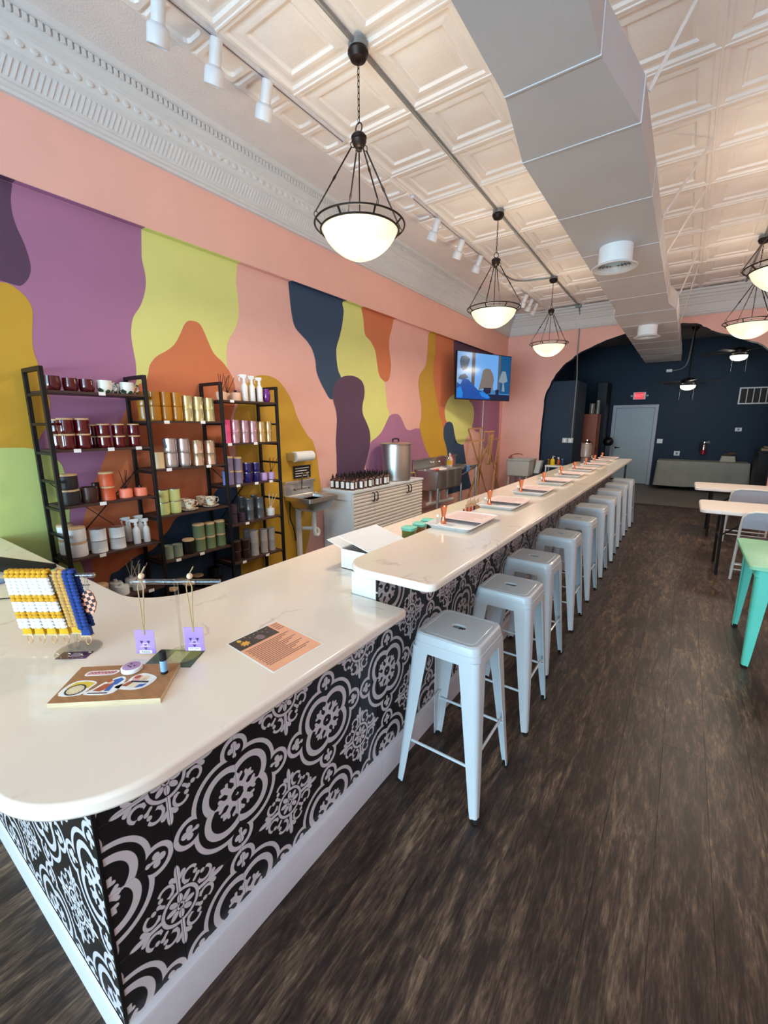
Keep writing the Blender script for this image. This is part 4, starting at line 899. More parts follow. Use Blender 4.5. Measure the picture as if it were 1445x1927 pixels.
MB().box(0.002, 0.13, -0.155, -0.148, -0.045, 0.045).box(0.002, 0.008, -0.155, 0.2, -0.04, 0.04).box(0.002, 0.1, 0.18, 0.187, -0.03, 0.03).build('bracket', STEEL, pt, bevel=0.002)
sgn = thing('hand_wash_notice', 'small black notice on the wall behind the hand sink tap', 'sign', (XL+0.012, 3.57, 1.10))
MB().box(0, 0.003, -0.14, 0.14, -0.075, 0.075).build('panel', mat('black_card', (24, 24, 26), 0.6), sgn)
m = MB()
for k in range(4): m.box(0.003, 0.0034, -0.11, 0.11-0.03*(k % 2), 0.04-k*0.03, 0.048-k*0.03)
m.build('printed_lines', PAPER, sgn)
# white ridged cabinet
cab = thing('ridged_cabinet', 'white sideboard with ridged doors holding amber bottles', 'cabinet', (-3.44, 4.755, 0))
CX0, CX1, CY0, CY1 = -0.247, 0.235, -0.825, 0.825
CABW = mat('white_cabinet_paint', (222, 224, 224), 0.45, var=0.02); RIDGE = mat('ridged_door_cream', (224, 214, 204), 0.5, var=0.02)
MB().box(CX0, CX1, CY0, CY1, 0.05, 0.83).build('body', CABW, cab)
MB().box(CX0, CX1+0.03, CY0-0.012, CY1+0.012, 0.83, 0.858).build('top', CABW, cab, bevel=0.003)
m = MB().box(CX0+0.01, CX1-0.01, CY0-0.012, CY0, 0.05, 0.115).box(CX0+0.01, CX1-0.01, CY0-0.012, CY0, 0.74, 0.83).box(CX0+0.01, CX0+0.07, CY0-0.012, CY0, 0.115, 0.74).box(CX1-0.07, CX1-0.01, CY0-0.012, CY0, 0.115, 0.74)
m.build('side_frame', CABW, cab, bevel=0.002)
dw = (CY1-CY0)/4
for k in range(4):
    y0, y1 = CY0+k*dw+0.002, CY0+(k+1)*dw-0.002
    m = MB(); nr = 17; z0, z1 = 0.06, 0.825; pr = []
    for q in range(nr):
        za = z0+(z1-z0)*q/nr; zb = z0+(z1-z0)*(q+1)/nr
        pr += [(CX1+0.004, za), (CX1+0.02, za+(zb-za)*0.35), (CX1+0.02, za+(zb-za)*0.75), (CX1+0.006, zb-0.001)]
    pr = [(CX1, z0)]+pr+[(CX1, z1)]
    d = m.loft([[(x, y0, z) for x, z in pr], [(x, y1, z) for x, z in pr]]).build('door', RIDGE, cab, angle=25)
    yh = y1-0.035 if k % 2 == 0 else y0+0.035
    MB().tube(smooth([(CX1+0.018, yh, 0.80), (CX1+0.05, yh, 0.79), (CX1+0.05, yh, 0.70), (CX1+0.018, yh, 0.69)], 3), 0.007, 6).build('handle', BLACK_M, d)
# amber bottles with white labels
AMB = gloss('amber_brown_glass', (64, 30, 20), rough=0.12)
def make_bottle():
    t = thing('amber_bottle', 'amber', 'bottle', group='amber bottles on the sideboard')
    r, h = 0.036, 0.13
    MB().lathe([(r*0.92, 0), (r, 0.006), (r, h*0.78), (r*0.93, h*0.86), (r*0.5, h*0.97), (r*0.34, h), (r*0.34, h*1.1)], n=14).build('body', AMB, t)
    MB().lathe([(r*0.38, h*1.06), (r*0.38, h*1.2), (r*0.18, h*1.22), (r*0.16, h*1.36)], n=10).tube([(0, 0, h*1.36), (0.012, -0.01, h*1.39)], 0.004, 6).build('pump_cap', BLACK_M, t)
    nn = 7; vs = [(r*1.008*cos(a), r*1.008*sin(a), z) for z in (h*0.16, h*0.74) for a in [R(-84+64*i/(nn-1)) for i in range(nn)]]
    MB().add(vs, [(i, i+1, nn+i+1, nn+i) for i in range(nn-1)]).build('paper_label', PAPER, t)
    return t
bt0 = make_bottle(); first = True; rows = 5; colsn = 10
for q in range(colsn):
    for p in range(rows):
        x = -3.25-p*0.083-(q % 2)*0.012; y = 4.0+q*0.083+random.uniform(-.006, .006)
        if x < -3.62: continue
        if q < 2 and p == 0: x -= 0.02
        lab = 'amber bottle with white label on the sideboard, %s row from front, %s from left' % (ORD[p], ORD[q])
        if first: bt0.location = (x, y, 0.858); bt0['label'] = lab; first = False
        else: dup(bt0, (x, y, 0.858), R(random.uniform(-18, 18)), lab)
# big pot
pot = thing('stock_pot', 'large lidded stainless steel pot with a tap on the sideboard', 'pot', (-3.4, 5.16, 0.858))
MB().lathe([(0.20, 0), (0.22, 0.012), (0.22, 0.5), (0.226, 0.505), (0.226, 0.515), (0.215, 0.515), (0.21, 0.5)], n=36).build('body', STEEL, pot)
lid = MB().lathe([(0.232, 0.514), (0.234, 0.522), (0.2, 0.534), (0.06, 0.545), (0.0, 0.546)], n=36).build('lid', STEEL, pot)
MB().tube(smooth([(0, -0.07, 0.54), (0, -0.068, 0.585), (0, 0.068, 0.585), (0, 0.07, 0.54)], 3), 0.011, 8).build('lid_handle', BRONZE, lid)
MB().tube([(0.13, 0.18, 0.09), (0.17, 0.23, 0.09), (0.18, 0.25, 0.09)], 0.016, 8).tube([(0.18, 0.25, 0.09), (0.185, 0.256, 0.03)], 0.012, 8).tube([(0.17, 0.235, 0.1), (0.17, 0.235, 0.2)], 0.01, 8).build('tap', mat('brass_tap', (150, 130, 90), 0.35, metal=0.8), pot)
# three-compartment sink
ts = thing('triple_sink', 'stainless steel three-compartment sink with drainboard on the mural wall', 'sink', (XL+0.007, 6.1, 0))
MB().box(0.002, 0.02, 0.0, 1.62, 0.86, 1.07).box(0.002, 0.05, 0.0, 1.62, 1.05, 1.07).build('backsplash', STEEL, ts, bevel=0.004)
MB().box(0.02, 0.49, 0.93, 1.62, 0.872, 0.89).box(0.475, 0.495, 0.93, 1.62, 0.86, 0.905).build('drainboard', STEEL, ts, bevel=0.004)
for k in range(3):
    y = 0.155+k*0.305
    MB().loft([rr(a, c, 0.03, z, 4, (0.27, y)) for a, c, z in ((0.19, 0.135, 0.57), (0.215, 0.148, 0.60), (0.222, 0.152, 0.88), (0.225, 0.153, 0.895), (0.205, 0.14, 0.893), (0.2, 0.135, 0.86), (0.19, 0.128, 0.62), (0.05, 0.05, 0.6))], True, True).build('basin', STEEL, ts)
    MB().tube([(0.27, y, 0.58), (0.27, y, 0.36)], 0.024, 8).lathe([(0.04, 0.54), (0.04, 0.58)], (0.27, y, 0), 10).build('tail_pipe', PVC, ts)
for x, y in ((0.47, 0.03), (0.06, 0.03), (0.47, 0.92), (0.06, 0.92), (0.47, 1.58)):
    MB().tube([(x, y, 0), (x, y, 0.62 if y < 1 else 0.875)], 0.02, 8).build('leg', STEEL, ts)
MB().tube([(0.27, 0.05, 0.34), (0.27, 1.0, 0.30)], 0.03, 8).build('waste_pipe', PVC, ts)
MB().tube([(0.05, 0.92, 0.5), (0.47, 1.58, 0.86)], 0.012, 6).build('brace', STEEL, ts)
m = MB().tube([(0.02, 0.62, 0.98), (0.06, 0.62, 0.98)], 0.016).tube([(0.02, 0.82, 0.98), (0.06, 0.82, 0.98)], 0.016).tube([(0.06, 0.6, 0.985), (0.06, 0.84, 0.985)], 0.012).sphere((0.07, 0.61, 0.99), 0.025, 8).sphere((0.07, 0.83, 0.99), 0.025, 8)
m.tube(smooth([(0.06, 0.72, 0.985), (0.08, 0.72, 1.06), (0.15, 0.74, 1.1), (0.25, 0.77, 1.08), (0.28, 0.78, 1.03)], 4), 0.011, 8).build('faucet', CHROME, ts)
# things on and around that sink
tw = MB().loft([rr(a, c, 0.02, z, 4) for a, c, z in ((0.10, 0.12, 0), (0.11, 0.13, 0.006), (0.1, 0.12, 0.025), (0.06, 0.08, 0.035))]).build('folded_towel', mat('white_towel', (230, 222, 218), 0.95, var=0.05, bump=0.3, bscale=150), loc=(-3.36, 6.42, 0.897)); tag(tw, 'folded white towel lying across the triple sink', 'towel')
rb = MB().lathe([(0.012, 0), (0.018, 0.02), (0.018, 0.16), (0.01, 0.17)], n=10, M=Matrix.Rotation(R(90), 4, 'X')).build('red_capped_tube', mat('pink_red_plastic', (214, 92, 92), 0.4), loc=(-3.3, 6.32, 0.914)); tag(rb, 'small red tube on the near rim of the triple sink', 'tube')
cl = thing('dish_soap_bottle', 'dish soap bottle with yellow label on the triple sink', 'bottle', (-3.5, 7.12, 0.891))
MB().loft([rr(a, c, 0.02, z, 4) for a, c, z in ((0.045, 0.03, 0), (0.05, 0.034, 0.02), (0.05, 0.034, 0.13), (0.03, 0.025, 0.17), (0.014, 0.014, 0.19), (0.014, 0.014, 0.2))]).build('body', mat('clear_soap', (216, 206, 190), 0.2), cl)
MB().loft([rr(a, c, 0.02, z, 4) for a, c, z in ((0.051, 0.035, 0.03), (0.0512, 0.0352, 0.11))], False, False).build('label_band', mat('yellow_label', (232, 184, 66), 0.5), cl)
MB().lathe([(0.018, 0.2), (0.018, 0.225), (0.008, 0.23), (0.006, 0.25)], n=10).build('cap', PLASTIC_W, cl)
pk = thing('pink_bottle', 'magenta pink squeeze bottle behind the triple sink drainboard', 'bottle', (-3.56, 7.3, 0.891))
MB().lathe([(0.045, 0), (0.05, 0.02), (0.048, 0.1), (0.03, 0.15), (0.014, 0.17)], n=14).build('body', mat('magenta_plastic', (210, 50, 110), 0.35), pk)
MB().lathe([(0.016, 0.168), (0.016, 0.19), (0.006, 0.21)], n=10).build('cap', mat('magenta_plastic', (0, 0, 0)), pk)
cw = MB(); pts = [(0.0, 0.005), (0.05, 0.012), (0.07, 0.0), (0.075, -0.05), (0.072, -0.1)]
cw.loft([[(x+0.006*sin(k*2.1), k*0.05+0.012*sin(i), z+0.004*cos(k*3)) for i, (x, z) in enumerate(pts)] for k in range(4)], False, False, False)
cw.loft([[(x+0.003+0.006*sin(k*2.1), k*0.05+0.012*sin(i), z+0.003+0.004*cos(k*3)) for i, (x, z) in enumerate(pts)] for k in range(4)], False, False, False)
tag(cw.build('blue_cloth', mat('blue_cloth', (92, 140, 196), 0.9, bump=0.2), loc=(-3.252, 7.15, 0.9055)), 'blue cloth hanging over the drainboard edge', 'cloth')
# wooden folding stands
WD = mat('pine_dowel', (176, 128, 84), 0.6, var=0.12, scale=8)
def stand(label, lines, r=0.017):
    t = thing('folding_wood_stand', label, 'stand', (0, 0, 0), group='folding wooden stands')
    for nm, a, c in lines: MB().bar(a, c, r*1.5, r*1.5, up=(1, 0, 0)).build(nm, WD, t)
    return t
X1, X2 = -3.12, -3.42
stand('wooden folding stand in front of the purple mural beside the triple sink', [
    ('leg', (X1, 7.55, 0.0), (X2, 8.30, 1.56)), ('leg', (X1, 8.30, 0.0), (X2, 7.72, 1.56)), ('leg', (X2, 7.6, 0.0), (X1, 8.22, 1.52)), ('leg', (X2, 8.22, 0.0), (X1, 7.8, 1.52)),
    ('rail', (X2, 7.72, 1.56), (X2, 8.42, 1.57)), ('rail', (X1, 7.76, 1.51), (X1, 8.28, 1.51)), ('rail', (X1, 7.03, 1.34), (X1+0.01, 7.76, 1.36)), ('strut', (X1, 7.98, 0.86), (X1, 8.0, 1.48)), ('strut', (X1+0.04, 8.05, 0.86), (X1+0.04, 7.92, 1.48)), ('strut', (X1, 8.08, 0.86), (X1, 8.24, 1.45)), ('strut', (X1+0.03, 7.95, 0.9), (X1+0.03, 8.12, 1.45)), ('rail', (X1, 7.58, 0.12), (X2, 7.6, 0.12))])
stand('wooden folding stand nearest the grey utility sink', [
    ('leg', (-3.15, 8.35, 0.0), (-3.3, 9.05, 1.34)), ('leg', (-3.15, 9.02, 0.0), (-3.3, 8.45, 1.34)), ('rail', (-3.3, 8.45, 1.34), (-3.3, 9.05, 1.34)), ('leg', (-3.32, 9.08, 0.0), (-3.18, 8.7, 1.0))])
# television
tv = thing('television', 'flat television on a wall arm showing a blue room scene', 'television', (-3.185, 7.825, 2.09), math.atan2(1.29, 0.53))
TW, TH = 0.70, 0.835
MB().box(-TW, TW, 0.0, 0.035, 0, TH).build('casing', mat('black_tv_plastic', (14, 14, 16), 0.3), tv, bevel=0.004)
def screen_m(n, c, s=1.0): return mat(n, tuple(v*0.3 for v in c), 0.2, var=0.12, scale=14, emit=c, estr=s)
def flat(name, pts, y, mm, par): return MB().add([(x, y, z) for x, z in pts], [tuple(range(len(pts)))]).build(name, mm, par)
SW, SH0, SH1 = TW-0.014, 0.016, TH-0.014
scn = flat('screen', [(-SW, SH0), (SW, SH0), (SW, SH1), (-SW, SH1)], -0.0012, screen_m('screen_blue', (70, 140, 205), 0.55), tv)
W2 = lambda u, v: (-SW+2*SW*u, SH0+(SH1-SH0)*v)
pic = [('screen_pale_blue', (128, 178, 232), 0.65, [(0.0, .3), (.26, .25), (.26, 1), (0, 1)]), ('screen_sky', (110, 172, 240), 0.7, [(.31, .2), (.75, .22), (.75, 1), (.31, 1)]), ('screen_taupe', (110, 100, 110), 0.4, [(.255, .3), (.315, .3), (.315, 1), (.255, 1)]),
       ('screen_teal', (10, 96, 156), 0.5, [(.8, .15), (1, .15), (1, 1), (.8, 1)]), ('screen_grey', (110, 120, 128), 0.4, [(.755, .2), (.8, .2), (.8, 1), (.755, 1)]), ('screen_navy', (24, 40, 84), 0.4, [(.55, 0), (1, 0), (1, .12), (.55, .12)]),
       ('screen_leaf', (84, 110, 140), 0.4, [(.06, .66), (.1, .6), (.16, .64), (.19, .72), (.22, .86), (.15, .92), (.06, .9), (.04, .8)]), ('screen_leaf', (84, 110, 140), 0.4, [(.02, .42), (.1, .4), (.2, .46), (.14, .54), (.05, .5)]),
       ('screen_grey_figure', (138, 128, 124), 0.5, [(.39, .2), (.43, .42), (.46, .64), (.52, .69), (.6, .68), (.65, .58), (.68, .44), (.66, .32), (.67, .22), (.62, .18), (.56, .24), (.48, .24)]),
       ('screen_lamp', (150, 170, 190), 0.5, [(.77, .42), (.83, .66), (.9, .66), (.95, .44), (.86, .38)]), ('screen_lamp', (150, 170, 190), 0.5, [(.84, .2), (.85, .38), (.88, .38), (.9, .2)]),
       ('screen_blue_deep', (16, 84, 176), 0.6, [(0, 0), (0, .35), (.06, .3), (.11, .44), (.2, .42), (.3, .3), (.38, .2), (.5, .16), (.6, .06), (.62, 0)]), ('screen_blue_bright', (30, 130, 225), 0.7, [(0, .02), (0, .22), (.07, .26), (.11, .12), (.1, .02)]), ('screen_blue_bright', (30, 130, 225), 0.7, [(.4, .16), (.52, .16), (.62, .05), (.56, .02), (.46, .06)]),
       ('screen_navy', (24, 40, 84), 0.4, [(.48, .18), (.49, .26), (.63, .27), (.62, .14), (.54, .12)]), ('screen_navy', (24, 40, 84), 0.4, [(.72, .12), (.71, .22), (.75, .24), (.79, .22), (.78, .12)])]
for i, (n_, c_, s_, p_) in enumerate(pic): flat('picture_patch', [W2(*q) for q in p_], -0.0018-0.0003*i, screen_m(n_, c_, s_), scn)
MB().box(-0.2, 0.2, 0.035, 0.05, 0.28, 0.58).tube([(0.0, 0.05, 0.42), (-0.1, 0.25, 0.42), (-0.25, 0.42, 0.42)], 0.02, 8).build('wall_arm', BLACK_M, tv)
cd = MB().box(XL+0.008, XL+0.018, 9.02, 9.045, 1.05, 2.2).build('cable_conduit', PLASTIC_W); tag(cd, 'thin white cable cover running down the wall below the television', 'conduit')
# utility sink
us = thing('utility_sink', 'grey plastic utility sink on legs in the far corner', 'sink', (-3.0, 9.75, 0))
UG = mat('grey_sink_plastic', (188, 186, 180), 0.55, var=0.04)
MB().loft([rr(a, c, 0.03, z, 4) for a, c, z in ((0.22, 0.22, 0.5), (0.24, 0.24, 0.52), (0.26, 0.27, 0.86), (0.275, 0.285, 0.862), (0.275, 0.285, 0.885), (0.25, 0.255, 0.885), (0.22, 0.22, 0.55))], True, True).build('tub', UG, us)
for sx in (-1, 1):
    for sy in (-1, 1): MB().bar((sx*0.2, sy*0.2, 0), (sx*0.2, sy*0.2, 0.53), 0.03, 0.03).build('leg', UG, us)
MB().tube([(0, 0, 0.5), (0, 0, 0.3), (0.06, 0, 0.26), (0.12, 0, 0.3), (0.12, 0.2, 0.3)], 0.022, 8).build('drain_pipe', PVC, us)
MB().tube(smooth([(-0.26, 0.0, 0.88), (-0.25, 0.0, 0.94), (-0.14, 0, 0.985), (0.0, 0.0, 0.985), (0.02, 0, 0.96)], 4), 0.009, 8).lathe([(0.02, 0.885), (0.02, 0.93)], (-0.25, 0.07, 0), 8).lathe([(0.02, 0.885), (0.02, 0.93)], (-0.25, -0.07, 0), 8).build('faucet', mat('copper_tone', (176, 110, 84), 0.3, metal=0.8), us)
bx = MB().loft([rr(a, 0.11, 0.02, z, 4, (c, 0)) for a, z, c in ((0.06, 0, 0), (0.06, 0.28, 0.05))]).build('leaning_bin', mat('pale_grey_bin', (206, 206, 204), 0.5), loc=(-2.69, 9.98, 0.56)); tag(bx, 'pale grey panel leaning beside the utility sink', 'panel')
stb = MB().box(-0.1, 0.12, -0.12, 0.12, 0, 0.56).build('grey_crate', mat('dark_grey_crate', (70, 70, 72), 0.7), loc=(-2.64, 9.98, 0)); tag(stb, 'dark crate under the panel beside the utility sink', 'crate')
# little cart with cleaning bottles by the arch
ct = thing('white_cart', 'small white cart with cleaning bottles at the left foot of the arch', 'cart', (-2.33, 9.95, 0))
MB().box(-0.16, 0.22, -0.14, 0.14, 0.72, 0.76).build('top', PLASTIC_W, ct, bevel=0.006)
MB().box(-0.15, 0.21, -0.13, 0.13, 0.30, 0.32).build('shelf', PLASTIC_W, ct)
for sx in (-0.14, 0.2):
    for sy in (-0.12, 0.12): MB().box(sx-0.012, sx+0.012, sy-0.012, sy+0.012, 0, 0.72).build('leg', PLASTIC_W, ct)
def small_bottle(label, loc, r, h, m, capm, pump=False):
    t = thing('cleaning_bottle', label, 'bottle', loc, group='cleaning bottles on the white cart')
    MB().lathe([(r*0.9, 0), (r, 0.008), (r, h*0.6), (r*0.75, h*0.75), (r*0.3, h*0.85), (r*0.3, h*0.9)], n=12).build('body', m, t)
    c = MB().lathe([(r*0.36, h*0.88), (r*0.36, h), (r*0.2, h*1.02)], n=10)
    if pump: c.tube([(0, 0, h), (0, 0, h*1.14), (r*0.9, 0, h*1.12)], r*0.16, 6)
    else: c.box(-r*0.8, r*0.3, -r*0.25, r*0.25, h, h*1.14)
    c.build('cap', capm, t); return t
small_bottle('yellow pump soap bottle on the small white cart', (-2.36, 9.93, 0.76), 0.05, 0.17, mat('yellow_soap', (222, 188, 30), 0.25), PLASTIC_W, True)
small_bottle('orange brown bottle with white head on the small white cart', (-2.24, 9.96, 0.76), 0.035, 0.15, mat('orange_brown_plastic', (170, 76, 30), 0.3), PLASTIC_W)
small_bottle('blue topped small bottle on the small white cart', (-2.15, 9.93, 0.76), 0.03, 0.13, mat('navy_plastic', (40, 50, 90), 0.4), mat('blue_plastic', (84, 140, 206), 0.4))
small_bottle('dark bottle left of the yellow soap on the small white cart', (-2.45, 9.98, 0.76), 0.03, 0.11, mat('olive_plastic', (110, 90, 20), 0.4), mat('orange_cap', (210, 120, 40), 0.4))

# ================================================================== on the bar
COPPER = mat('copper', (226, 140, 104), 0.2, metal=1.0, var=0.04)
TRAYW = mat('white_tray_enamel', (248, 248, 248), 0.3, var=0.01, coat=0.3)
PINKP = mat('pale_pink_card', (232, 206, 202), 0.7, var=0.04, scale=30)
def make_tray():
    t = thing('serving_tray', 'tray', 'tray', group='trays along the bar')
    MB().loft([rr(a, c, q, z, 4) for a, c, q, z in ((0.115, 0.205, 0.02, 0), (0.118, 0.208, 0.02, 0.001), (0.14, 0.23, 0.024, 0.024), (0.145, 0.235, 0.026, 0.025), (0.145, 0.235, 0.026, 0.0265), (0.139, 0.229, 0.024, 0.0265), (0.116, 0.206, 0.02, 0.004))], True, True).build('body', TRAYW, t)
    return t
def text_lines(m, x0, x1, y0, y1, n, z, th=0.4):
    for k in range(n):
        y = y1-(y1-y0)*(k+0.5)/n; h_ = (y1-y0)/n*th/2; m.box(x0, x1-(x1-x0)*random.uniform(0, .25), y-h_, y+h_, z, z+0.0003)
INKP = mat('dusty_pink_print', (196, 160, 158), 0.8)
def make_card():
    t = thing('menu_card', 'card', 'card', group='cards in the trays')
    MB().box(-0.14, 0.14, -0.125, 0.125, 0, 0.0012).build('sheet', PINKP, t)
    m = MB(); text_lines(m, -0.11, 0.11, -0.1, 0.1, 8, 0.0012, 0.22); m.build('printed_lines', INKP, t); return t
def make_jigger():
    t = thing('copper_jigger', 'jigger', 'jigger', group='jiggers in the trays')
    MB().lathe([(0.016, 0), (0.0175, 0.003), (0.0155, 0.022), (0.0105, 0.04), (0.0105, 0.044), (0.0165, 0.075), (0.022, 0.107), (0.0205, 0.107), (0.012, 0.06)], n=18).build('cup', COPPER, t); return t
def make_vial():
    t = thing('glass_vial', 'vial', 'vial', group='small glass vials in the trays')
    MB().lathe([(0.0085, 0), (0.009, 0.002), (0.009, 0.05), (0.006, 0.053)], n=10).build('body', GLASS, t)
    MB().lathe([(0.009, 0.05), (0.0092, 0.062), (0.004, 0.064)], n=10).build('cap', PLASTIC_W, t); return t
tr0, cd0, jg0, vl0 = make_tray(), make_card(), make_jigger(), make_vial()
NT = 9
for k in range(NT):
    y = 2.385+k*0.757; x = -1.068
    where = 'nearest the camera' if k == 0 else ('farthest along the bar' if k == NT-1 else '%s from the near end of the bar' % ORD[k])
    cx_, cy_ = x+0.012, y+0.055
    args = [(tr0, (x, y, 1.0502), 0, 'white rectangular tray on the bar, '+where), (cd0, (cx_, cy_, 1.0752+0.0018), R(random.uniform(-2, 2)), 'pale pink printed card across the tray '+where),
            (jg0, (x-0.092, y-0.085, 1.0545), 0, 'copper jigger standing in the tray '+where), (vl0, (x-0.1, y-0.145, 1.0545), 0, 'small capped glass vial in the tray '+where)]
    for p, loc, rz, lab in args:
        if p is cd0: loc = (x+0.004, y+0.085, 1.0770)
        if k == 0: p.location = loc; p.rotation_euler = (0, 0, rz); p['label'] = lab
        else: dup(p, loc, rz, lab)
# behind the bar on the low worktop
wb = thing('cardboard_box', 'open white cardboard box at the near end of the bar', 'box', (-1.30, 1.78, 0.9145))
CARD = mat('white_cardboard', (236, 234, 232), 0.7, var=0.02); INN = mat('brown_cardboard_inside', (90, 78, 60), 0.8)
MB().box(-0.1, 0.1, -0.165, 0.165, 0, 0.004).box(-0.1, 0.1, -0.165, -0.161, 0, 0.105).box(-0.1, 0.1, 0.161, 0.165, 0, 0.105).box(-0.1, -0.096, -0.161, 0.161, 0, 0.105).box(0.096, 0.1, -0.161, 0.161, 0, 0.105).build('walls', CARD, wb)
MB().box(-0.0955, 0.0955, -0.1605, 0.1605, 0.0045, 0.02).build('lining', INN, wb)
MB().add([(0.098, -0.163, 0.106), (0.098, 0.163, 0.106), (-0.115, 0.163, 0.165), (-0.115, -0.163, 0.165), (0.098, -0.163, 0.110), (0.098, 0.163, 0.110), (-0.115, 0.163, 0.169), (-0.115, -0.163, 0.169)], [(3, 2, 1, 0), (4, 5, 6, 7), (0, 1, 5, 4), (1, 2, 6, 5), (2, 3, 7, 6), (3, 0, 4, 7)]).build('lid_flap', CARD, wb)
MB().add([(-0.099, -0.163, 0.106), (-0.099, 0.163, 0.106), (-0.20, 0.163, 0.135), (-0.20, -0.163, 0.135), (-0.099, -0.163, 0.109), (-0.099, 0.163, 0.109), (-0.20, 0.163, 0.138), (-0.20, -0.163, 0.138)], [(3, 2, 1, 0), (4, 5, 6, 7), (0, 1, 5, 4), (1, 2, 6, 5), (2, 3, 7, 6), (3, 0, 4, 7)]).build('side_flap', CARD, wb)
TLID = mat('mint_plastic_lid', (120, 206, 186), 0.45)
for i, (x, y, c, w) in enumerate(((-1.32, 2.16, (92, 110, 40), 'olive green'), (-1.32, 2.29, (150, 104, 66), 'light brown'), (-1.33, 2.41, (40, 60, 60), 'dark teal'))):
    t = thing('storage_jar', '%s filled square jar with a mint lid behind the bar' % w, 'jar', (x, y, 0.9145), R(8*i), 'mint lidded jars behind the bar')
    MB().loft([rr(a, a, 0.02, z, 4) for a, z in ((0.035, 0), (0.038, 0.006), (0.038, 0.105))]).build('body', gloss('jar_fill_%d' % i, c, rough=0.15), t)
    MB().loft([rr(a, a, 0.02, z, 4) for a, z in ((0.04, 0.105), (0.0415, 0.108), (0.0415, 0.122), (0.037, 0.125))]).build('lid', TLID, t)
sb = thing('stick_holder', 'small wooden stick bundle standing behind the second tray', 'holder', (-1.42, 3.36, 0.9145))
MB().box(-0.04, 0.04, -0.07, 0.07, 0, 0.07).build('cup', mat('kraft_brown', (170, 132, 98), 0.7), sb, bevel=0.004)
for k in range(9): MB().box(-0.03+0.007*k, -0.026+0.007*k, -0.06+0.013*k, -0.05+0.013*k, 0.07, 0.10+0.01*(k % 3)).build('stick', WOODLID, sb)
REDP = mat('red_marker_plastic', (196, 50, 50), 0.4)
for k in range(7):
    o = MB().lathe([(0.008, 0), (0.0085, 0.002), (0.0085, 0.075), (0.006, 0.085)], n=8).build('marker', REDP if k % 3 else mat('dark_marker', (60, 40, 60), 0.4), loc=(-1.35-0.015*(k % 2), 3.02+k*0.034, 0.9145))
    tag(o, '%s marker standing in the row behind the second tray, %s from left' % ('red' if k % 3 else 'dark', ORD[k]), 'marker', 'markers behind the bar')
dsp = thing('drink_dispenser', 'clear drink dispenser with domed lid at the far end of the back worktop', 'dispenser', (-1.55, 9.1, 0.9145))
MB().lathe([(0.05, 0.0), (0.09, 0.004), (0.09, 0.02), (0.07, 0.1), (0.085, 0.11)], n=16).build('base', mat('pewter', (110, 118, 122), 0.35, metal=0.6), dsp)
MB().lathe([(0.085, 0.11), (0.1, 0.125), (0.1, 0.36), (0.095, 0.37)], n=18).build('tank', mat('frosty_clear', (190, 176, 168), 0.1, trans=0.7, var=0), dsp)
MB().lathe([(0.035, 0.12), (0.035, 0.36)], n=10).build('ice_core', mat('milky_core', (214, 210, 212), 0.4), dsp)
MB().lathe([(0.105, 0.37), (0.105, 0.385), (0.06, 0.41), (0.02, 0.42), (0.02, 0.445), (0.0, 0.45)], n=16).build('lid', CHROME, dsp)
MB().tube([(0.08, -0.04, 0.14), (0.12, -0.06, 0.14), (0.125, -0.06, 0.09)], 0.012, 8).build('tap', CHROME, dsp)

# ================================================================== on the near worktop
ZW = 0.9142
FT = Vector((0.820, 0.573, 0))        # direction the little display bars run in
# display stand with two tagged bracelets
ds = thing('bracelet_stand', 'clear T-shaped stand with two purple tagged cords on the near worktop', 'stand', (-1.262, 0.662, ZW))
yaw = math.atan2(0.573, 0.820)
DM = Matrix.Rotation(yaw, 4, 'Z')
MB().lathe([(0.055, 0.0016), (0.057, 0.004), (0.055, 0.006), (0.008, 0.0065)], n=28).build('base', CLEAR, ds)
MB().tube([(0, 0, 0.006), (0, 0, 0.252)], 0.006, 10).build('upright', CLEAR, ds)
MB().tube([tuple(DM @ Vector((-0.14, 0, 0.253))), tuple(DM @ Vector((0.14, 0, 0.253)))], 0.0085, 12).build('cross_bar', CLEAR, ds)
CORD = mat('beige_cord', (176, 150, 110), 0.8); TAGP = mat('lilac_tag_card', (166, 132, 202), 0.6, var=0.02); TAGD = mat('dark_violet_print', (64, 44, 92), 0.6); TAGL = mat('pale_lilac_print', (196, 168, 222), 0.6)
BEAD = mat('wood_bead', (222, 190, 156), 0.5)
def text_obj(s, size, mm, parent, loc, rot, name='lettering', align='CENTER'):
    cu = bpy.data.curves.new(name, 'FONT'); cu.body = s; cu.size = size; cu.align_x = align; cu.align_y = 'CENTER'; cu.extrude = 0.0002
    tmp = bpy.data.objects.new(name, cu); col.objects.link(tmp)
    me = bpy.data.meshes.new_from_object(tmp.evaluated_get(bpy.context.evaluated_depsgraph_get())); bpy.data.objects.remove(tmp)
    me.materials.clear(); me.materials.append(mm)
    o = bpy.data.objects.new(name, me); col.objects.link(o); o.parent = parent; o.location = loc; o.rotation_euler = rot; return o
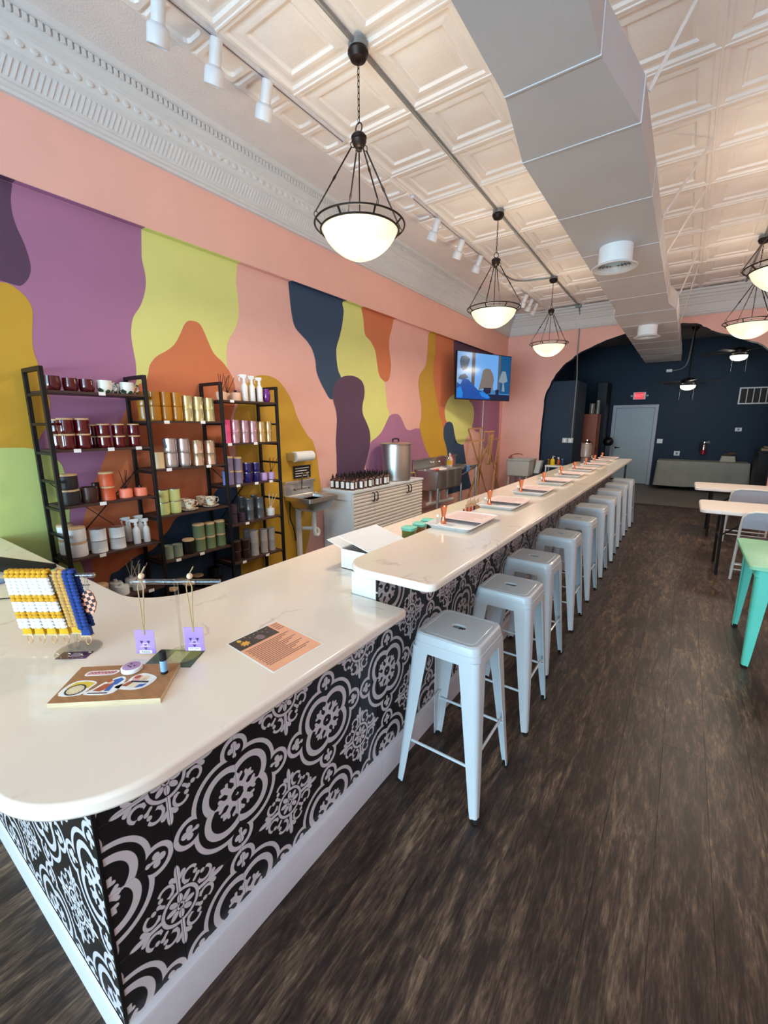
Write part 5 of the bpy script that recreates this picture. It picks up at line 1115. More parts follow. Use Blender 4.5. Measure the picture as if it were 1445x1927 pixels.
def tagged_cord(u, label, word, lean, z1, line=False):
    c = DM @ Vector((u, 0, 0)); t = thing('tagged_cord', label, 'bracelet', (-1.262+c.x, 0.662+c.y, ZW), yaw, 'tagged cords on the clear stand')
    for s in (-1, 1):
        MB().tube([(s*0.006-0.004, -0.0105*s, 0.262), (s*0.009, -0.0105, 0.24), (lean*0.5+s*0.004, -0.012, 0.16), (lean+s*0.001, -0.012, z1+0.066)], 0.0019, 6).build('cord', CORD, t)
    MB().sphere((0, 0, 0.272), 0.0095, 10).build('bead', BEAD, t)
    MB().tube([(0, 0, 0.28), (0.012, 0.004, 0.302)], 0.0018, 6).build('cord_end', CORD, t)
    w, h_ = 0.031, 0.082; x0 = lean; y = -0.012
    tg = MB().add([(x0-w, y, z1), (x0+w, y, z1), (x0+w, y, z1+h_), (x0-w, y, z1+h_), (x0-w, y+0.0012, z1), (x0+w, y+0.0012, z1), (x0+w, y+0.0012, z1+h_), (x0-w, y+0.0012, z1+h_)], [(0, 1, 2, 3), (7, 6, 5, 4), (0, 4, 5, 1), (1, 5, 6, 2), (2, 6, 7, 3), (3, 7, 4, 0)]).build('tag', TAGP, t)
    P = lambda pts, mm, d: MB().add([(x0+a, y-d, z1+c_) for a, c_ in pts], [tuple(range(len(pts)))]).build('tag_print', mm, tg)
    P([(-.02, .024), (0, .034), (.02, .024)], TAGL, .0003); P([(-.012, .037), (.012, .037), (.006, .03), (-.006, .03)], TAGL, .0003)
    P([(-.017, .045), (-.005, .045), (-.011, .034)], TAGD, .0005); P([(.017, .045), (.005, .045), (.011, .034)], TAGD, .0005); P([(-.006, .022), (.006, .022), (0, .013)], TAGD, .0005); P([(-.006, .031), (-.002, .033), (.004, .033), (.006, .03), (0, .0285)], TAGD, .0006)
    P([(-.021, .001), (.019, .001), (.019, .012), (-.021, .012)], PAPER, .0004)
    for s_, sz in word: text_obj(s_, sz, TAGD, tg, (x0-.001, y-.0006, z1+(.0038 if line else .0065)), (R(90), 0, 0))
    if line: P([(-.017, .0078), (-.004, .0078), (-.004, .0092), (-.017, .0092)], TAGD, .0006); P([(.001, .0078), (.015, .0078), (.015, .0092), (.001, .0092)], TAGD, .0006)
    return t
tagged_cord(-0.106, 'purple tag marked Paloma hanging from the left of the clear stand', [('Paloma', 0.0095)], -0.006, 0.012)
tagged_cord(0.046, 'purple tag with two-line label hanging from the right of the clear stand', [('2', 0.005)], 0.0, 0.022, True)
gc = thing('green_card', 'dark green printed card under the clear bracelet stand', 'card', (-1.265, 0.636, ZW), R(32))
MB().box(-0.075, 0.075, -0.05, 0.05, 0, 0.0012).build('sheet', mat('dark_green_print', (78, 96, 72), 0.4, var=0.25, scale=25), gc)
MB().box(-0.02, 0.03, -0.035, 0.04, 0.0012, 0.0015).build('printed_panel', mat('cream_print', (206, 196, 160), 0.6, var=0.1, scale=60), gc)
# key strap stand
kx, ky = -1.625, 0.45
ks = thing('key_strap_stand', 'clear T-shaped stand hung with crocheted key straps at the left of the worktop', 'stand', (kx, ky, ZW))
MB().lathe([(0.065, 0.0016), (0.067, 0.004), (0.065, 0.006), (0.008, 0.0065)], (0.05, 0.03, 0), 28).build('base', CLEAR, ks)
MB().tube([(0.05, 0.03, 0.006), (0.02, 0.015, 0.256)], 0.006, 10).build('upright', CLEAR, ks)
MB().tube([tuple(DM @ Vector((-0.14, 0, 0.262))), tuple(DM @ Vector((0.14, 0, 0.262)))], 0.0085, 12).build('cross_bar', CLEAR, ks)
YW = mat('mustard_yarn', (214, 158, 36), 0.9, var=0.15, scale=60, bump=0.5, bscale=260); WW = mat('white_yarn', (236, 234, 230), 0.9, var=0.05, scale=60, bump=0.5, bscale=260); NB = mat('navy_yarn', (34, 62, 128), 0.9, var=0.15, scale=60, bump=0.5, bscale=260); TN = mat('ochre_yarn', (196, 150, 80), 0.9, var=0.15, scale=60, bump=0.5, bscale=260)
FELT = mat('mustard_felt', (206, 160, 22), 0.85); FELTN = mat('navy_felt', (32, 58, 124), 0.85); GOLD = mat('pale_gold_metal', (222, 196, 150), 0.2, metal=1.0)
def strap(u, label, bands, tip, length, slant, group):
    c = DM @ Vector((u, 0, 0)); t = thing('key_strap', label, 'strap', (kx+c.x, ky+c.y, ZW), yaw, group)
    z0 = 0.275; n = 17
    for s in (-1, 1):
        mbs = {}
        for k in range(n):
            f = k/(n-1); z = z0-f*length; x = slant*f; y = s*0.0115 if f > 0.06 else s*0.006
            if s == 1: y += 0.004*f
            mm = bands(f); m_ = mbs.setdefault(mm.name, (mm, MB()))[1]
            for q in (-1, 1):
                m_.sphere((x+q*0.0085, y, z), 0.0118, 6, (1, 0.62, 0.66), M=None)
        for mm, m_ in mbs.values(): m_.build('crochet_band', mm, t, angle=80)
    ze = z0-length
    MB().loft([rr(a, 0.0085, 0.004, z, 3, (slant*(1+(z0-length-z)*2), 0)) for a, z in ((0.012, ze+0.004), (0.015, ze-0.012), (0.0165, ze-0.03))]).build('felt_end', tip, t)
    MB().box(slant*1.05-0.017, slant*1.05+0.017, -0.009, 0.009, ze-0.034, ze-0.029).build('clamp', GOLD, t)
    pts = [(slant*1.06+0.009*sin(2*pi*k/14), 0.002*cos(2*pi*k/14), ze-0.050+0.015*cos(2*pi*k/14)) for k in range(14)]
    MB().tube(pts, 0.0017, 6, closed=True).build('clasp', GOLD, t)
    return t
def striped(f):
    return YW if f < 0.10 or 0.42 < f < 0.54 or 0.74 < f < 0.86 else WW
for i, u in enumerate((-0.122, -0.088, -0.054, -0.02)):
    strap(u, 'mustard and white striped crochet key strap, %s from the left on the clear stand' % ORD[i], striped, FELT, 0.185, 0.02+0.006*i, 'striped crochet key straps')
strap(0.030, 'plain ochre crochet key strap beside the navy one', lambda f: TN, FELT, 0.18, 0.03, 'plain crochet key straps')
strap(0.062, 'navy blue crochet key strap on the clear stand', lambda f: NB, FELTN, 0.19, 0.028, 'plain crochet key straps')
er = DM @ Vector((0.112, 0, 0)); ea = thing('beaded_charm', 'oval checked black and copper charm hanging at the right end of the strap stand', 'charm', (kx+er.x, ky+er.y, ZW), yaw)
def check_mat():
    m, N, L, b = new_mat('copper_black_check'); tc = N.new('ShaderNodeTexCoord'); mp = N.new('ShaderNodeMapping'); mp.inputs['Rotation'].default_value = (0, R(20), 0); L.new(tc.outputs['Object'], mp.inputs[0])
    ck = N.new('ShaderNodeTexChecker'); ck.inputs['Scale'].default_value = 85; ck.inputs[1].default_value = lin((232, 160, 130)); ck.inputs[2].default_value = lin((40, 26, 28)); L.new(mp.outputs[0], ck.inputs[0]); L.new(ck.outputs[0], b.inputs['Base Color']); b.inputs['Roughness'].default_value = 0.3; return m
ov = [(0.022*cos(a)*(1+0.05*cos(6*a)), 0.205-0.036+0.042*sin(a)) for a in [2*pi*k/24 for k in range(24)]]
MB().loft([[(x, -0.003, z) for x, z in ov], [(x, 0.003, z) for x, z in ov]]).build('disc', check_mat(), ea, angle=40)
MB().tube([(0.004*cos(2*pi*k/10), 0, 0.232+0.034*sin(2*pi*k/10)) for k in range(10)], 0.0012, 5, closed=True).build('loop', CHROME, ea)
pc = thing('price_card', 'purple printed card tucked under the strap stand base', 'card', (-1.55, 0.458, ZW), R(38))
MB().box(-0.048, 0.048, -0.022, 0.022, 0, 0.001).build('sheet', mat('deep_purple_card', (92, 54, 104), 0.5), pc); MB().box(-0.01, 0.02, -0.01, 0.012, 0.001, 0.0013).build('printed_panel', mat('lilac_print', (190, 170, 196), 0.5, var=0.1, scale=80), pc)
# things at the far left of the worktop
hd = MB().loft([rr(a, c, 0.01, z, 4) for a, c, z in ((0.23, 0.06, 0), (0.24, 0.065, 0.008), (0.24, 0.063, 0.024), (0.22, 0.05, 0.03))]).build('black_case', mat('black_leatherette', (16, 15, 16), 0.85, var=0.1), loc=(-2.82, 0.625, ZW), rot=(0, 0, R(18))); tag(hd, 'long black case lying behind the key straps', 'case')
tl = MB(); 
for k in range(6): tl.sphere((k*0.028, 0.01*sin(k*2), 0.012+0.004*(k % 2)), 0.022, 8, (1, 0.9, 0.55))
tag(tl.build('mint_crochet_piece', mat('mint_yarn', (110, 196, 160), 0.9, var=0.15, bump=0.5, bscale=260), loc=(-2.535, 0.70, ZW), rot=(0, 0, R(22))), 'mint green crochet piece lying behind the key straps', 'crochet')
tag(MB().box(-0.12, 0.12, -0.16, 0.16, 0, 0.012).build('blue_tablet', mat('pale_blue_cover', (120, 150, 196), 0.4), loc=(-2.62, 0.36, ZW), rot=(0, 0, R(25)), bevel=0.004), 'pale blue flat tablet at the left edge of the photo', 'tablet')
tag(MB().tube(smooth([(-2.36, 0.42, ZW+0.0035), (-2.3, 0.5, ZW+0.0035), (-2.24, 0.58, ZW+0.0035), (-2.27, 0.68, ZW+0.0035), (-2.2, 0.75, ZW+0.0035)], 5), 0.0022, 6).build('thin_cable', RUBBER), 'thin black cable on the worktop behind the strap stand', 'cable')
# wooden board with stickers
bd = thing('plywood_board', 'square plywood board displaying stickers on the near worktop', 'board', (-1.25, 0.462, ZW))
u1 = Vector((0.222, 0.184, 0)); u2 = Vector((-0.122, 0.126, 0))
PLY = mat('plywood_face', (166, 118, 76), 0.6, var=0.15, scale=5, stretch=(3, 14, 1)); PLYE = mat('plywood_edge', (206, 184, 148), 0.7, var=0.25, scale=8, stretch=(2, 2, 90))
q = [-u1*0.5-u2*0.5, u1*0.5-u2*0.5, u1*0.5+u2*0.5, -u1*0.5+u2*0.5]
m = MB(); m.m = 0; m.add([(p.x, p.y, 0.016) for p in q], [(0, 1, 2, 3)]); m.m = 1
m.add([(p.x, p.y, 0) for p in q]+[(p.x, p.y, 0.016) for p in q], [(3, 2, 1, 0), (0, 1, 5, 4), (1, 2, 6, 5), (2, 3, 7, 6), (3, 0, 4, 7)]); m.build('board', [PLY, PLYE], bd, angle=20)
def on_board(u, v, z=0.0): p = Vector((-1.25, 0.462, 0))+u1*(u-0.5)+u2*(v-0.5); return (p.x, p.y, ZW+0.016+z)
BA = math.atan2(u1.y, u1.x)
def sticker(label, u, v, outline, art, rz=0):
    t = thing('sticker', label, 'sticker', on_board(u, v, 0.0002), BA+rz, 'stickers on the plywood board')
    MB().prism(smooth(outline, 3, True), 0, 0.0006).build('backing', PAPER, t)
    for i, (mm, pts) in enumerate(art): MB().add([(x, y, 0.0007+0.0001*i) for x, y in pts], [tuple(range(len(pts)))]).build('print', mm, t)
    return t
cir = lambda cx, cy, r, n=18, k=1: [(cx+r*cos(2*pi*i/n), cy+r*k*sin(2*pi*i/n)) for i in range(n)]
S_Y = mat('sticker_yellow', (228, 196, 70), 0.6, var=0.1, scale=80); S_C = mat('sticker_cream', (232, 216, 176), 0.6); S_D = mat('sticker_dark', (62, 54, 60), 0.6); S_P = mat('sticker_pink', (232, 176, 176), 0.6); S_B = mat('sticker_blue', (64, 104, 180), 0.6, var=0.2, scale=90); S_O = mat('sticker_rust', (176, 92, 60), 0.6, var=0.2, scale=90); S_S = mat('sticker_skin', (236, 190, 160), 0.6)
sticker('round yellow flowered clock sticker on the plywood board', 0.15, 0.33, [(-.03, -.026), (.026, -.026), (.036, .005), (.04, .03), (.012, .042), (-.02, .04), (-.036, .012)], [(S_Y, [(-.03, .006), (-.018, .034), (.012, .037), (.036, .028), (.03, .004)]), (S_D, cir(0, -.002, .026)), (S_C, cir(0, -.002, .021))]+[(S_D, [(.017*cos(a)-.001, -.002+.017*sin(a)-.001), (.017*cos(a)+.0015, -.002+.017*sin(a)-.001), (.017*cos(a), -.002+.017*sin(a)+.002)]) for a in [k*pi/6 for k in range(12)]])
sk = sticker('pink lettered sticker at the back of the plywood board', 0.27, 0.78, [(-.042, -.012), (-.02, -.013), (.03, -.012), (.045, 0), (.04, .012), (0, .012), (-.038, .011), (-.046, 0)], [(S_P, [(-.04, -.01), (.03, -.01), (.042, 0), (.037, .01), (-.036, .009), (-.043, 0)])])
MB().tube(smooth([(-.036+.0048*k, (.005 if k % 2 else -.005)*(1.2 if k % 5 == 0 else .8), 0.0011) for k in range(16)], 3), 0.0007, 5).build('script_lettering', mat('sticker_wine', (130, 60, 72), 0.6), sk)
sticker('blue and rust figure sticker in the middle of the plywood board', 0.42, 0.36, [(-.044, -.03), (.024, -.034), (.04, -.004), (.036, .036), (.02, .05), (.0, .04), (-.018, .02), (-.03, -.006)], [(S_B, [(0, .03), (.02, .044), (.032, .034), (.024, .01), (.0, .004)]), (S_O, [(-.028, -.016), (-.012, .014), (.008, .02), (.01, -.006), (-.006, -.02)]), (S_S, cir(.002, .022, .008)), (S_B, [(.004, -.02), (.018, -.02), (.018, .006), (.006, .008)]), (S_O, cir(-.006, .03, .008)), (S_D, [(-.036, -.029), (.018, -.031), (.018, -.027), (-.034, -.025)])])
sticker('group of figures sticker at the right of the plywood board', 0.68, 0.46, [(-.05, -.022), (.0, -.036), (.034, -.026), (.05, .01), (.036, .03), (.0, .044), (-.024, .026), (-.028, .002)], [(S_P, cir(-.005, .02, .015)), (S_O, cir(-.008, .026, .009)), (S_C, cir(.016, .018, .013)), (S_S, cir(.016, .014, .006)), (S_O, [(-.034, -.016), (-.018, -.02), (-.008, .0), (-.022, .004)]), (S_B, [(.006, -.028), (.026, -.024), (.034, -.01), (.014, -.012)]), (S_C, [(-.014, -.022), (.004, -.026), (.012, -.01), (-.006, -.006)]), (S_D, [(-.018, .0), (.034, -.006), (.034, .001), (-.017, .007)])])
bt_ = thing('button_tin', 'round lilac topped button tin on the plywood board', 'tin', on_board(0.55, 0.83), 0)
MB().lathe([(0.026, 0), (0.029, 0.003), (0.029, 0.012), (0.026, 0.0145)], n=28).build('rim', PLASTIC_W, bt_); MB().lathe([(0.0255, 0.0142), (0.02, 0.0158), (0.0, 0.0162)], n=28, cap0=False).build('face', mat('lilac_face', (176, 140, 176), 0.35), bt_)
m = MB()
for a, b_ in ((-0.009, 0.004), (0.009, 0.004), (-0.004, -0.007), (0.006, -0.006)): m.box(a-0.003, a+0.003, b_-0.002, b_+0.002, 0.0160, 0.0166)
m.build('face_print', TAGD, bt_)
lb = thing('lip_balm', 'blue labelled black capped balm stick standing on the plywood board', 'balm', on_board(0.90, 0.70), 0)
MB().lathe([(0.0095, 0), (0.0098, 0.001), (0.0098, 0.048), (0.009, 0.049)], n=18).build('tube', RUBBER, lb); MB().lathe([(0.00995, 0.008), (0.00995, 0.042)], n=18, cap0=False, cap1=False).build('paper_label', mat('sky_label', (130, 168, 196), 0.5, var=0.08, scale=200), lb); MB().lathe([(0.0096, 0.049), (0.0096, 0.068), (0.0085, 0.0695)], n=18).build('cap', RUBBER, lb)
# flyer
fy = thing('flyer', 'peach printed flyer with dark floral corner lying on the near worktop', 'flyer', (-1.069, 0.88, ZW))
fa = Vector((-0.938+1.205, 0.758-0.785, 0)); fb = Vector((0.0, 0.218, 0))
# sheet corners: p(u,v) u across, v down the page
fo = Vector((-1.207+1.069, 0.785-0.88, 0)); fu = Vector((0.005, 0.216, 0)); fv = Vector((0.269, -0.024, 0))
Pq = lambda u, v, z: tuple(fo+fu*u+fv*v+Vector((0, 0, z)))
FP = lambda nm, pts, z, mm, par: MB().add([Pq(u, v, z) for u, v in pts], [tuple(range(len(pts)))]).build(nm, mm, par)
rect = lambda a, b_, c, d: [(a, b_), (c, b_), (c, d), (a, d)]
m = MB().loft([[Pq(u, v, 0) for u, v in rect(0, 0, 1, 1)], [Pq(u, v, 0.0008) for u, v in rect(0, 0, 1, 1)]]); sh_ = m.build('sheet', PAPER, fy)
FP('flyer_print', rect(.02, .02, .98, .98), 0.0010, mat('peach_print', (238, 172, 136), 0.55, var=0.05, scale=12), sh_)
FP('flyer_print', rect(.02, .02, .78, .30), 0.0012, mat('dark_floral_print', (66, 58, 58), 0.5, var=0.25, scale=30), sh_)
S_F = mat('orange_flower', (232, 170, 70), 0.6)
fl_ = [(.2+.07*(1+.25*cos(8*a))*cos(a), .19+.055*(1+.25*cos(8*a))*sin(a)) for a in [2*pi*k/40 for k in range(40)]]
FP('flyer_print', fl_, 0.0014, S_F, sh_); FP('flyer_print', cir(.17, .08, .035), 0.0014, S_Y, sh_); FP('flyer_print', cir(.48, .2, .07), 0.0014, mat('grey_plum_print', (130, 112, 112), 0.6), sh_)
for k in range(9): FP('flyer_print', cir(.3+.05*k, .05+.03*((k*7) % 5), .008, 8), 0.0014, S_C, sh_)
INK = mat('brown_ink', (130, 84, 70), 0.6)
m = MB()
for k in range(14):
    v = .36+k*.036; u1_ = .9-.1*((k*5) % 4); m.add([Pq(u, w, 0.0013) for u, w in rect(.06+.02*(k % 2), v, u1_, v+.013)], [(0, 1, 2, 3)])
for k in range(4): m.add([Pq(u, w, 0.0013) for u, w in rect(.82, .06+k*.05, .95, .075+k*.05)], [(0, 1, 2, 3)])
m.build('flyer_text', INK, sh_)

# ================================================================== lamps
def bowl_mat():
    m, N, L, b = new_mat('lit_frosted_glass'); tc = N.new('ShaderNodeTexCoord'); sp = N.new('ShaderNodeSeparateXYZ'); L.new(tc.outputs['Object'], sp.inputs[0]); E.tree = m.node_tree
    x, y, z = (E(sp.outputs[i]) for i in range(3)); d = None
    for a in (0.4, 2.5, 4.6):          # three bulbs behind the glass
        q = (x-0.12*cos(a))*(x-0.12*cos(a))+(y-0.12*sin(a))*(y-0.12*sin(a)); d = q if d is None else emin(d, q)
    s = 0.60+1.9*E.op('POWER', 2.718, -(d/0.0042))
    b.inputs['Base Color'].default_value = lin((240, 230, 205)); b.inputs['Roughness'].default_value = 0.25
    b.inputs['Emission Color'].default_value = (1.0, 0.86, 0.60, 1); L.new((s*BOWL_E).x, b.inputs['Emission Strength']); return m
BOWL_E = 1.05
BOWL = bowl_mat()
GREY_M = mat('galvanised_grey', (140, 142, 142), 0.45, metal=0.5, var=0.08)
def make_pendant():
    t = thing('pendant_lamp', 'pendant', 'lamp', group='bowl pendant lamps')
    # origin on the ceiling
    MB().lathe([(0.062, 0), (0.062, -0.035), (0.05, -0.04)], n=20).build('junction_box', GREY_M, t)
    MB().lathe([(0.03, -0.036), (0.066, -0.04), (0.068, -0.055), (0.05, -0.088), (0.015, -0.1), (0.0, -0.1)], n=22).build('canopy', BRONZE, t)
    ch = MB(); z = -0.1; k = 0
    while z > -0.43:
        ch.tube([(0.007*cos(a)*(k % 2), 0.007*cos(a)*((k+1) % 2), z-0.018+0.021*sin(a)) for a in [2*pi*i/10 for i in range(10)]], 0.0022, 5, closed=True); z -= 0.034; k += 1
    ch.tube([(0.004, 0.004, -0.1), (0.004, 0.003, -0.44)], 0.002, 5)
    ch.build('chain', BRONZE, t)
    MB().tube([(0.026*cos(a), 0, -0.468+0.03*sin(a)) for a in [2*pi*i/18 for i in range(18)]], 0.0042, 6, closed=True).build('hanging_ring', BRONZE, t)
    MB().lathe([(0.012, -0.495), (0.04, -0.505), (0.052, -0.52), (0.052, -0.527), (0.046, -0.535), (0.05, -0.545), (0.036, -0.575), (0.02, -0.585), (0.018, -0.6), (0.0, -0.605)], n=20).build('hub', BRONZE, t)
    rt_, zt, rb, zb = 0.31, -1.05, 0.27, -1.085
    MB().tube([(rt_*cos(a), rt_*sin(a), zt) for a in [2*pi*i/48 for i in range(48)]], 0.0065, 6, closed=True).build('upper_ring', BRONZE, t)
    MB().tube([(rb*cos(a), rb*sin(a), zb) for a in [2*pi*i/48 for i in range(48)]], 0.0065, 6, closed=True).build('lower_ring', BRONZE, t)
    for k in range(8):
        a = 2*pi*k/8+0.2; MB().bar((rt_*cos(a), rt_*sin(a), zt), (rb*cos(a), rb*sin(a), zb), 0.012, 0.006).build('ring_strut', BRONZE, t)
    for k in range(4):
        a = 2*pi*k/4+R(59); ca, sa = cos(a), sin(a)
        p0 = Vector((0.046*ca, 0.046*sa, -0.575)); p1 = Vector((rt_*ca, rt_*sa, zt+0.036))
        MB().tube([p0+(p1-p0)*f for f in (0.03, 0.45, 0.5, 0.55, 1.0)], [0.0055, 0.0055, 0.0095, 0.0055, 0.0055], 6).build('rod', BRONZE, t)
        for c in (p0, p1-Vector((0, 0, 0.019))):
            MB().tube([(c.x+0.014*cos(q)*ca, c.y+0.014*cos(q)*sa, c.z+0.017*sin(q)) for q in [2*pi*i/10 for i in range(10)]], 0.0028, 5, closed=True).build('hook_ring', BRONZE, t)
    MB().tube([(0, 0, -0.6), (0, 0, -1.08)], 0.0045, 6).build('stem', BRONZE, t)
    pr = [(r_, -1.075+z_) for r_, z_ in smooth([(0.264, 0.0), (0.243, -0.046), (0.206, -0.095), (0.15, -0.142), (0.08, -0.178), (0.012, -0.192)], 4)]
    bw = MB().lathe(pr, n=40, cap0=False, cap1=True).build('glass_bowl', BOWL, t, angle=80)
    bw.location = (0, 0, 0)
    return t
def bulb_light(loc, energy):
    d = bpy.data.lights.new('pendant_bulb', 'POINT'); d.energy = energy; d.color = (1.0, 0.89, 0.76); d.shadow_soft_size = 0.12
    o = bpy.data.objects.new('pendant_bulb', d); o.location = loc; col.objects.link(o)
    d = bpy.data.lights.new('pendant_downlight', 'AREA'); d.shape = 'DISK'; d.size = 0.42; d.energy = PEND_D; d.color = (1.0, 0.86, 0.68)   # what the frosted bowl lets through downwards
    o = bpy.data.objects.new('pendant_downlight', d); o.location = (loc[0], loc[1], ZC-1.285); col.objects.link(o)
pd = make_pendant()
PEND = [(-2.02, 2.60, 'largest bowl pendant lamp, nearest the camera on the left conduit'), (-2.055, 5.23, 'bowl pendant lamp second along the left conduit'), (-2.10, 7.93, 'bowl pendant lamp farthest along the left conduit'),
        (0.56, 5.30, 'bowl pendant lamp cut off by the right edge, nearer one'), (0.545, 7.85, 'bowl pendant lamp farther right, in front of the arch')]
for i, (x, y, lab) in enumerate(PEND):
    if i == 0: pd.location = (x, y, ZC); pd['label'] = lab
    else: dup(pd, (x, y, ZC), R(37*i), lab)
    bulb_light((x, y, ZC-1.05), PEND_W)
# conduit along the ceiling
m = MB().tube([(-1.99, YF+0.3, ZC-0.016), (-2.02, 2.6, ZC-0.016), (-2.055, 5.23, ZC-0.016), (-2.1, 7.93, ZC-0.016), (-2.11, 10.0, ZC-0.016)], 0.0135, 8)
cdt = thing('ceiling_conduit', 'grey metal conduit along the ceiling joining the left pendant lamps', 'conduit', (0, 0, 0)); m.build('main_run', GREY_M, cdt)
MB().tube(smooth([(-2.1, 7.93, ZC-0.016), (-2.45, 7.85, ZC-0.016), (-2.66, 7.72, ZC-0.016), (-2.72, 7.45, ZC-0.016), (-2.73, 7.15, ZC-0.016)], 4), 0.0135, 8).build('branch_run', GREY_M, cdt)
MB().box(-2.165, -2.055, 9.95, 10.03, ZC-0.055, ZC-0.003).build('junction_box', GREY_M, cdt, bevel=0.006)
MB().tube(smooth([(-2.11, 10.02, ZC-0.03), (-2.1, 10.08, ZC-0.09), (-2.1, 10.2, ZC-0.25), (-2.1, 10.225, 3.55), (-2.1, 10.228, 3.1)], 5), 0.0125, 8).build('drop_bend', GREY_M, cdt)
MB().tube([(-2.1, 10.228, 3.1), (-2.1, 10.30, 2.9), (-2.1, 10.38, 2.7), (-2.1, 10.382, 1.345)], 0.0125, 8).build('drop', GREY_M, cdt)
MB().tube([(0.55, YF+0.3, ZC-0.016), (0.545, 10.0, ZC-0.016)], 0.0135, 8).build('right_run', GREY_M, cdt)
for i, x in enumerate((-2.115, -2.235)):
    t = thing('outlet_box', '%s of the two metal outlet boxes on the navy closet wall' % ('right' if i == 0 else 'left'), 'outlet', (x, YA+0.127, 1.29), 0, 'outlet boxes on the navy closet')
    MB().box(-0.055, 0.055, -0.03, 0.024, -0.055, 0.055).build('box', mat('pale_steel', (186, 194, 198), 0.45, var=0.04), t, bevel=0.008)
    MB().box(-0.02, 0.02, -0.034, -0.031, -0.035, 0.035).build('socket', PLASTIC_W, t)
# track lights
TRW = mat('white_track', (214, 212, 214), 0.4, var=0.02)
def track(label, x0, y0, x1, y1, heads, tilt):
    t = thing('track_light', label, 'track light', (0, 0, 0), group='ceiling track lights'); z = ZC-0.03
    MB().bar((x0, y0, z+0.014), (x1, y1, z+0.014), 0.036, 0.024).build('rail', TRW, t)
    MB().bar((x0, y0+0.02, z+0.0015), (x1, y1-0.02, z+0.0015), 0.01, 0.002).build('slot', mat('rail_slot_grey', (128, 112, 116), 0.6), t)
    for hy in heads:
        f = (hy-y0)/(y1-y0); hx = x0+(x1-x0)*f
        h_ = MB().lathe([(0.014, 0.0), (0.014, -0.03), (0.008, -0.035), (0.008, -0.10)], (hx, hy, z), 10).build('stem', TRW, t)
        M = Matrix.Translation((hx, hy, z-0.09)) @ Matrix.Rotation(R(tilt), 4, 'Y') @ Matrix.Rotation(R(8), 4, 'X')
        MB().lathe([(0.0, 0.08), (0.034, 0.077), (0.038, 0.065), (0.038, -0.05), (0.055, -0.062), (0.06, -0.072), (0.06, -0.145), (0.056, -0.148), (0.048, -0.11), (0.0, -0.1)], n=20, M=M).build('lamp_head', TRW, h_)
    return t
track('white ceiling track with three spotlights nearest the camera', -2.71, 0.9, -2.70, 3.27, (1.66, 2.02, 2.42), 28)
track('white ceiling track with three spotlights at the middle of the ceiling', -2.69, 4.38, -2.72, 7.2, (4.93, 5.62, 6.26), 28)
track('short white ceiling track with three spotlights nearest the arch', -2.74, 8.2, -2.75, 9.45, (8.5, 8.85, 9.2), 28)

# ================================================================== duct
DG = mat('primer_grey_duct', (204, 202, 203), 0.6, var=0.03, scale=2, bump=0.05)
dct = thing('air_duct', 'long rectangular grey air duct along the middle of the ceiling', 'duct', (0, 0, 0))
DS = [(-2.3, -0.905, -0.487, 3.2), (2.32, -0.905, -0.487, 3.2), (2.90, -1.0, -0.383, 3.2), (7.05, -1.0, -0.383, 3.2), (7.45, -1.07, -0.305, 3.2), (13.35, -1.07, -0.305, 3.2)]
DTOP = 3.41
ribs = [-1.3, -0.4, 0.5, 1.42, 2.32, 2.90, 3.80, 4.72, 5.60, 6.48, 7.4, 8.3, 9.2, 10.1, 11.0, 12.0]
def dsec(y):
    for a, b_ in zip(DS[:-1], DS[1:]):
        if a[0] <= y <= b_[0]: f = (y-a[0])/(b_[0]-a[0]); return tuple(a[i]+(b_[i]-a[i])*f for i in (1, 2, 3))
    return DS[-1][1:]
ys = sorted(set([d[0] for d in DS]+ribs)); ys[0] = -2.3
for a, b_ in zip(ys[:-1], ys[1:]):
    if b_-a < 0.08: continue
    lp = []
    for y in (a+0.001, b_-0.001):
        x0, x1, z0 = dsec(min(max(y, -2.3), 13.35)); lp.append([(x0, y, z0), (x1, y, z0), (x1, y, DTOP), (x0, y, DTOP)])
    MB().loft(lp).build('duct_section', DG, dct, angle=15)
for y in ribs:
    x0, x1, z0 = dsec(y)
    m = MB().box(x0-0.005, x1+0.005, y-0.007, y+0.007, z0-0.004, z0+0.003).box(x0-0.005, x0+0.003, y-0.007, y+0.007, z0, DTOP+0.005).box(x1-0.003, x1+0.005, y-0.007, y+0.007, z0, DTOP+0.005)
    m.build('joint_flange', DG, dct, bevel=0.003)
WIRE = mat('white_hanger_strap', (226, 214, 206), 0.5)
for (y0, z0), (x1, y1) in (((1.75, DTOP), (-0.10, 2.35)), ((2.98, 3.38), (-0.12, 3.20)), ((4.62, 3.36), (-0.1, 5.08)), ((5.55, 3.36), (-0.12, 6.0)), ((7.5, 3.40), (-0.14, 7.85)), ((9.0, 3.30), (-0.14, 8.6))):
    x0 = dsec(y0)[1]+0.012
    MB().bar((x0, y0, z0), (x1, y1, ZC-0.004), 0.008, 0.018).build('hanger_strap', WIRE, dct)
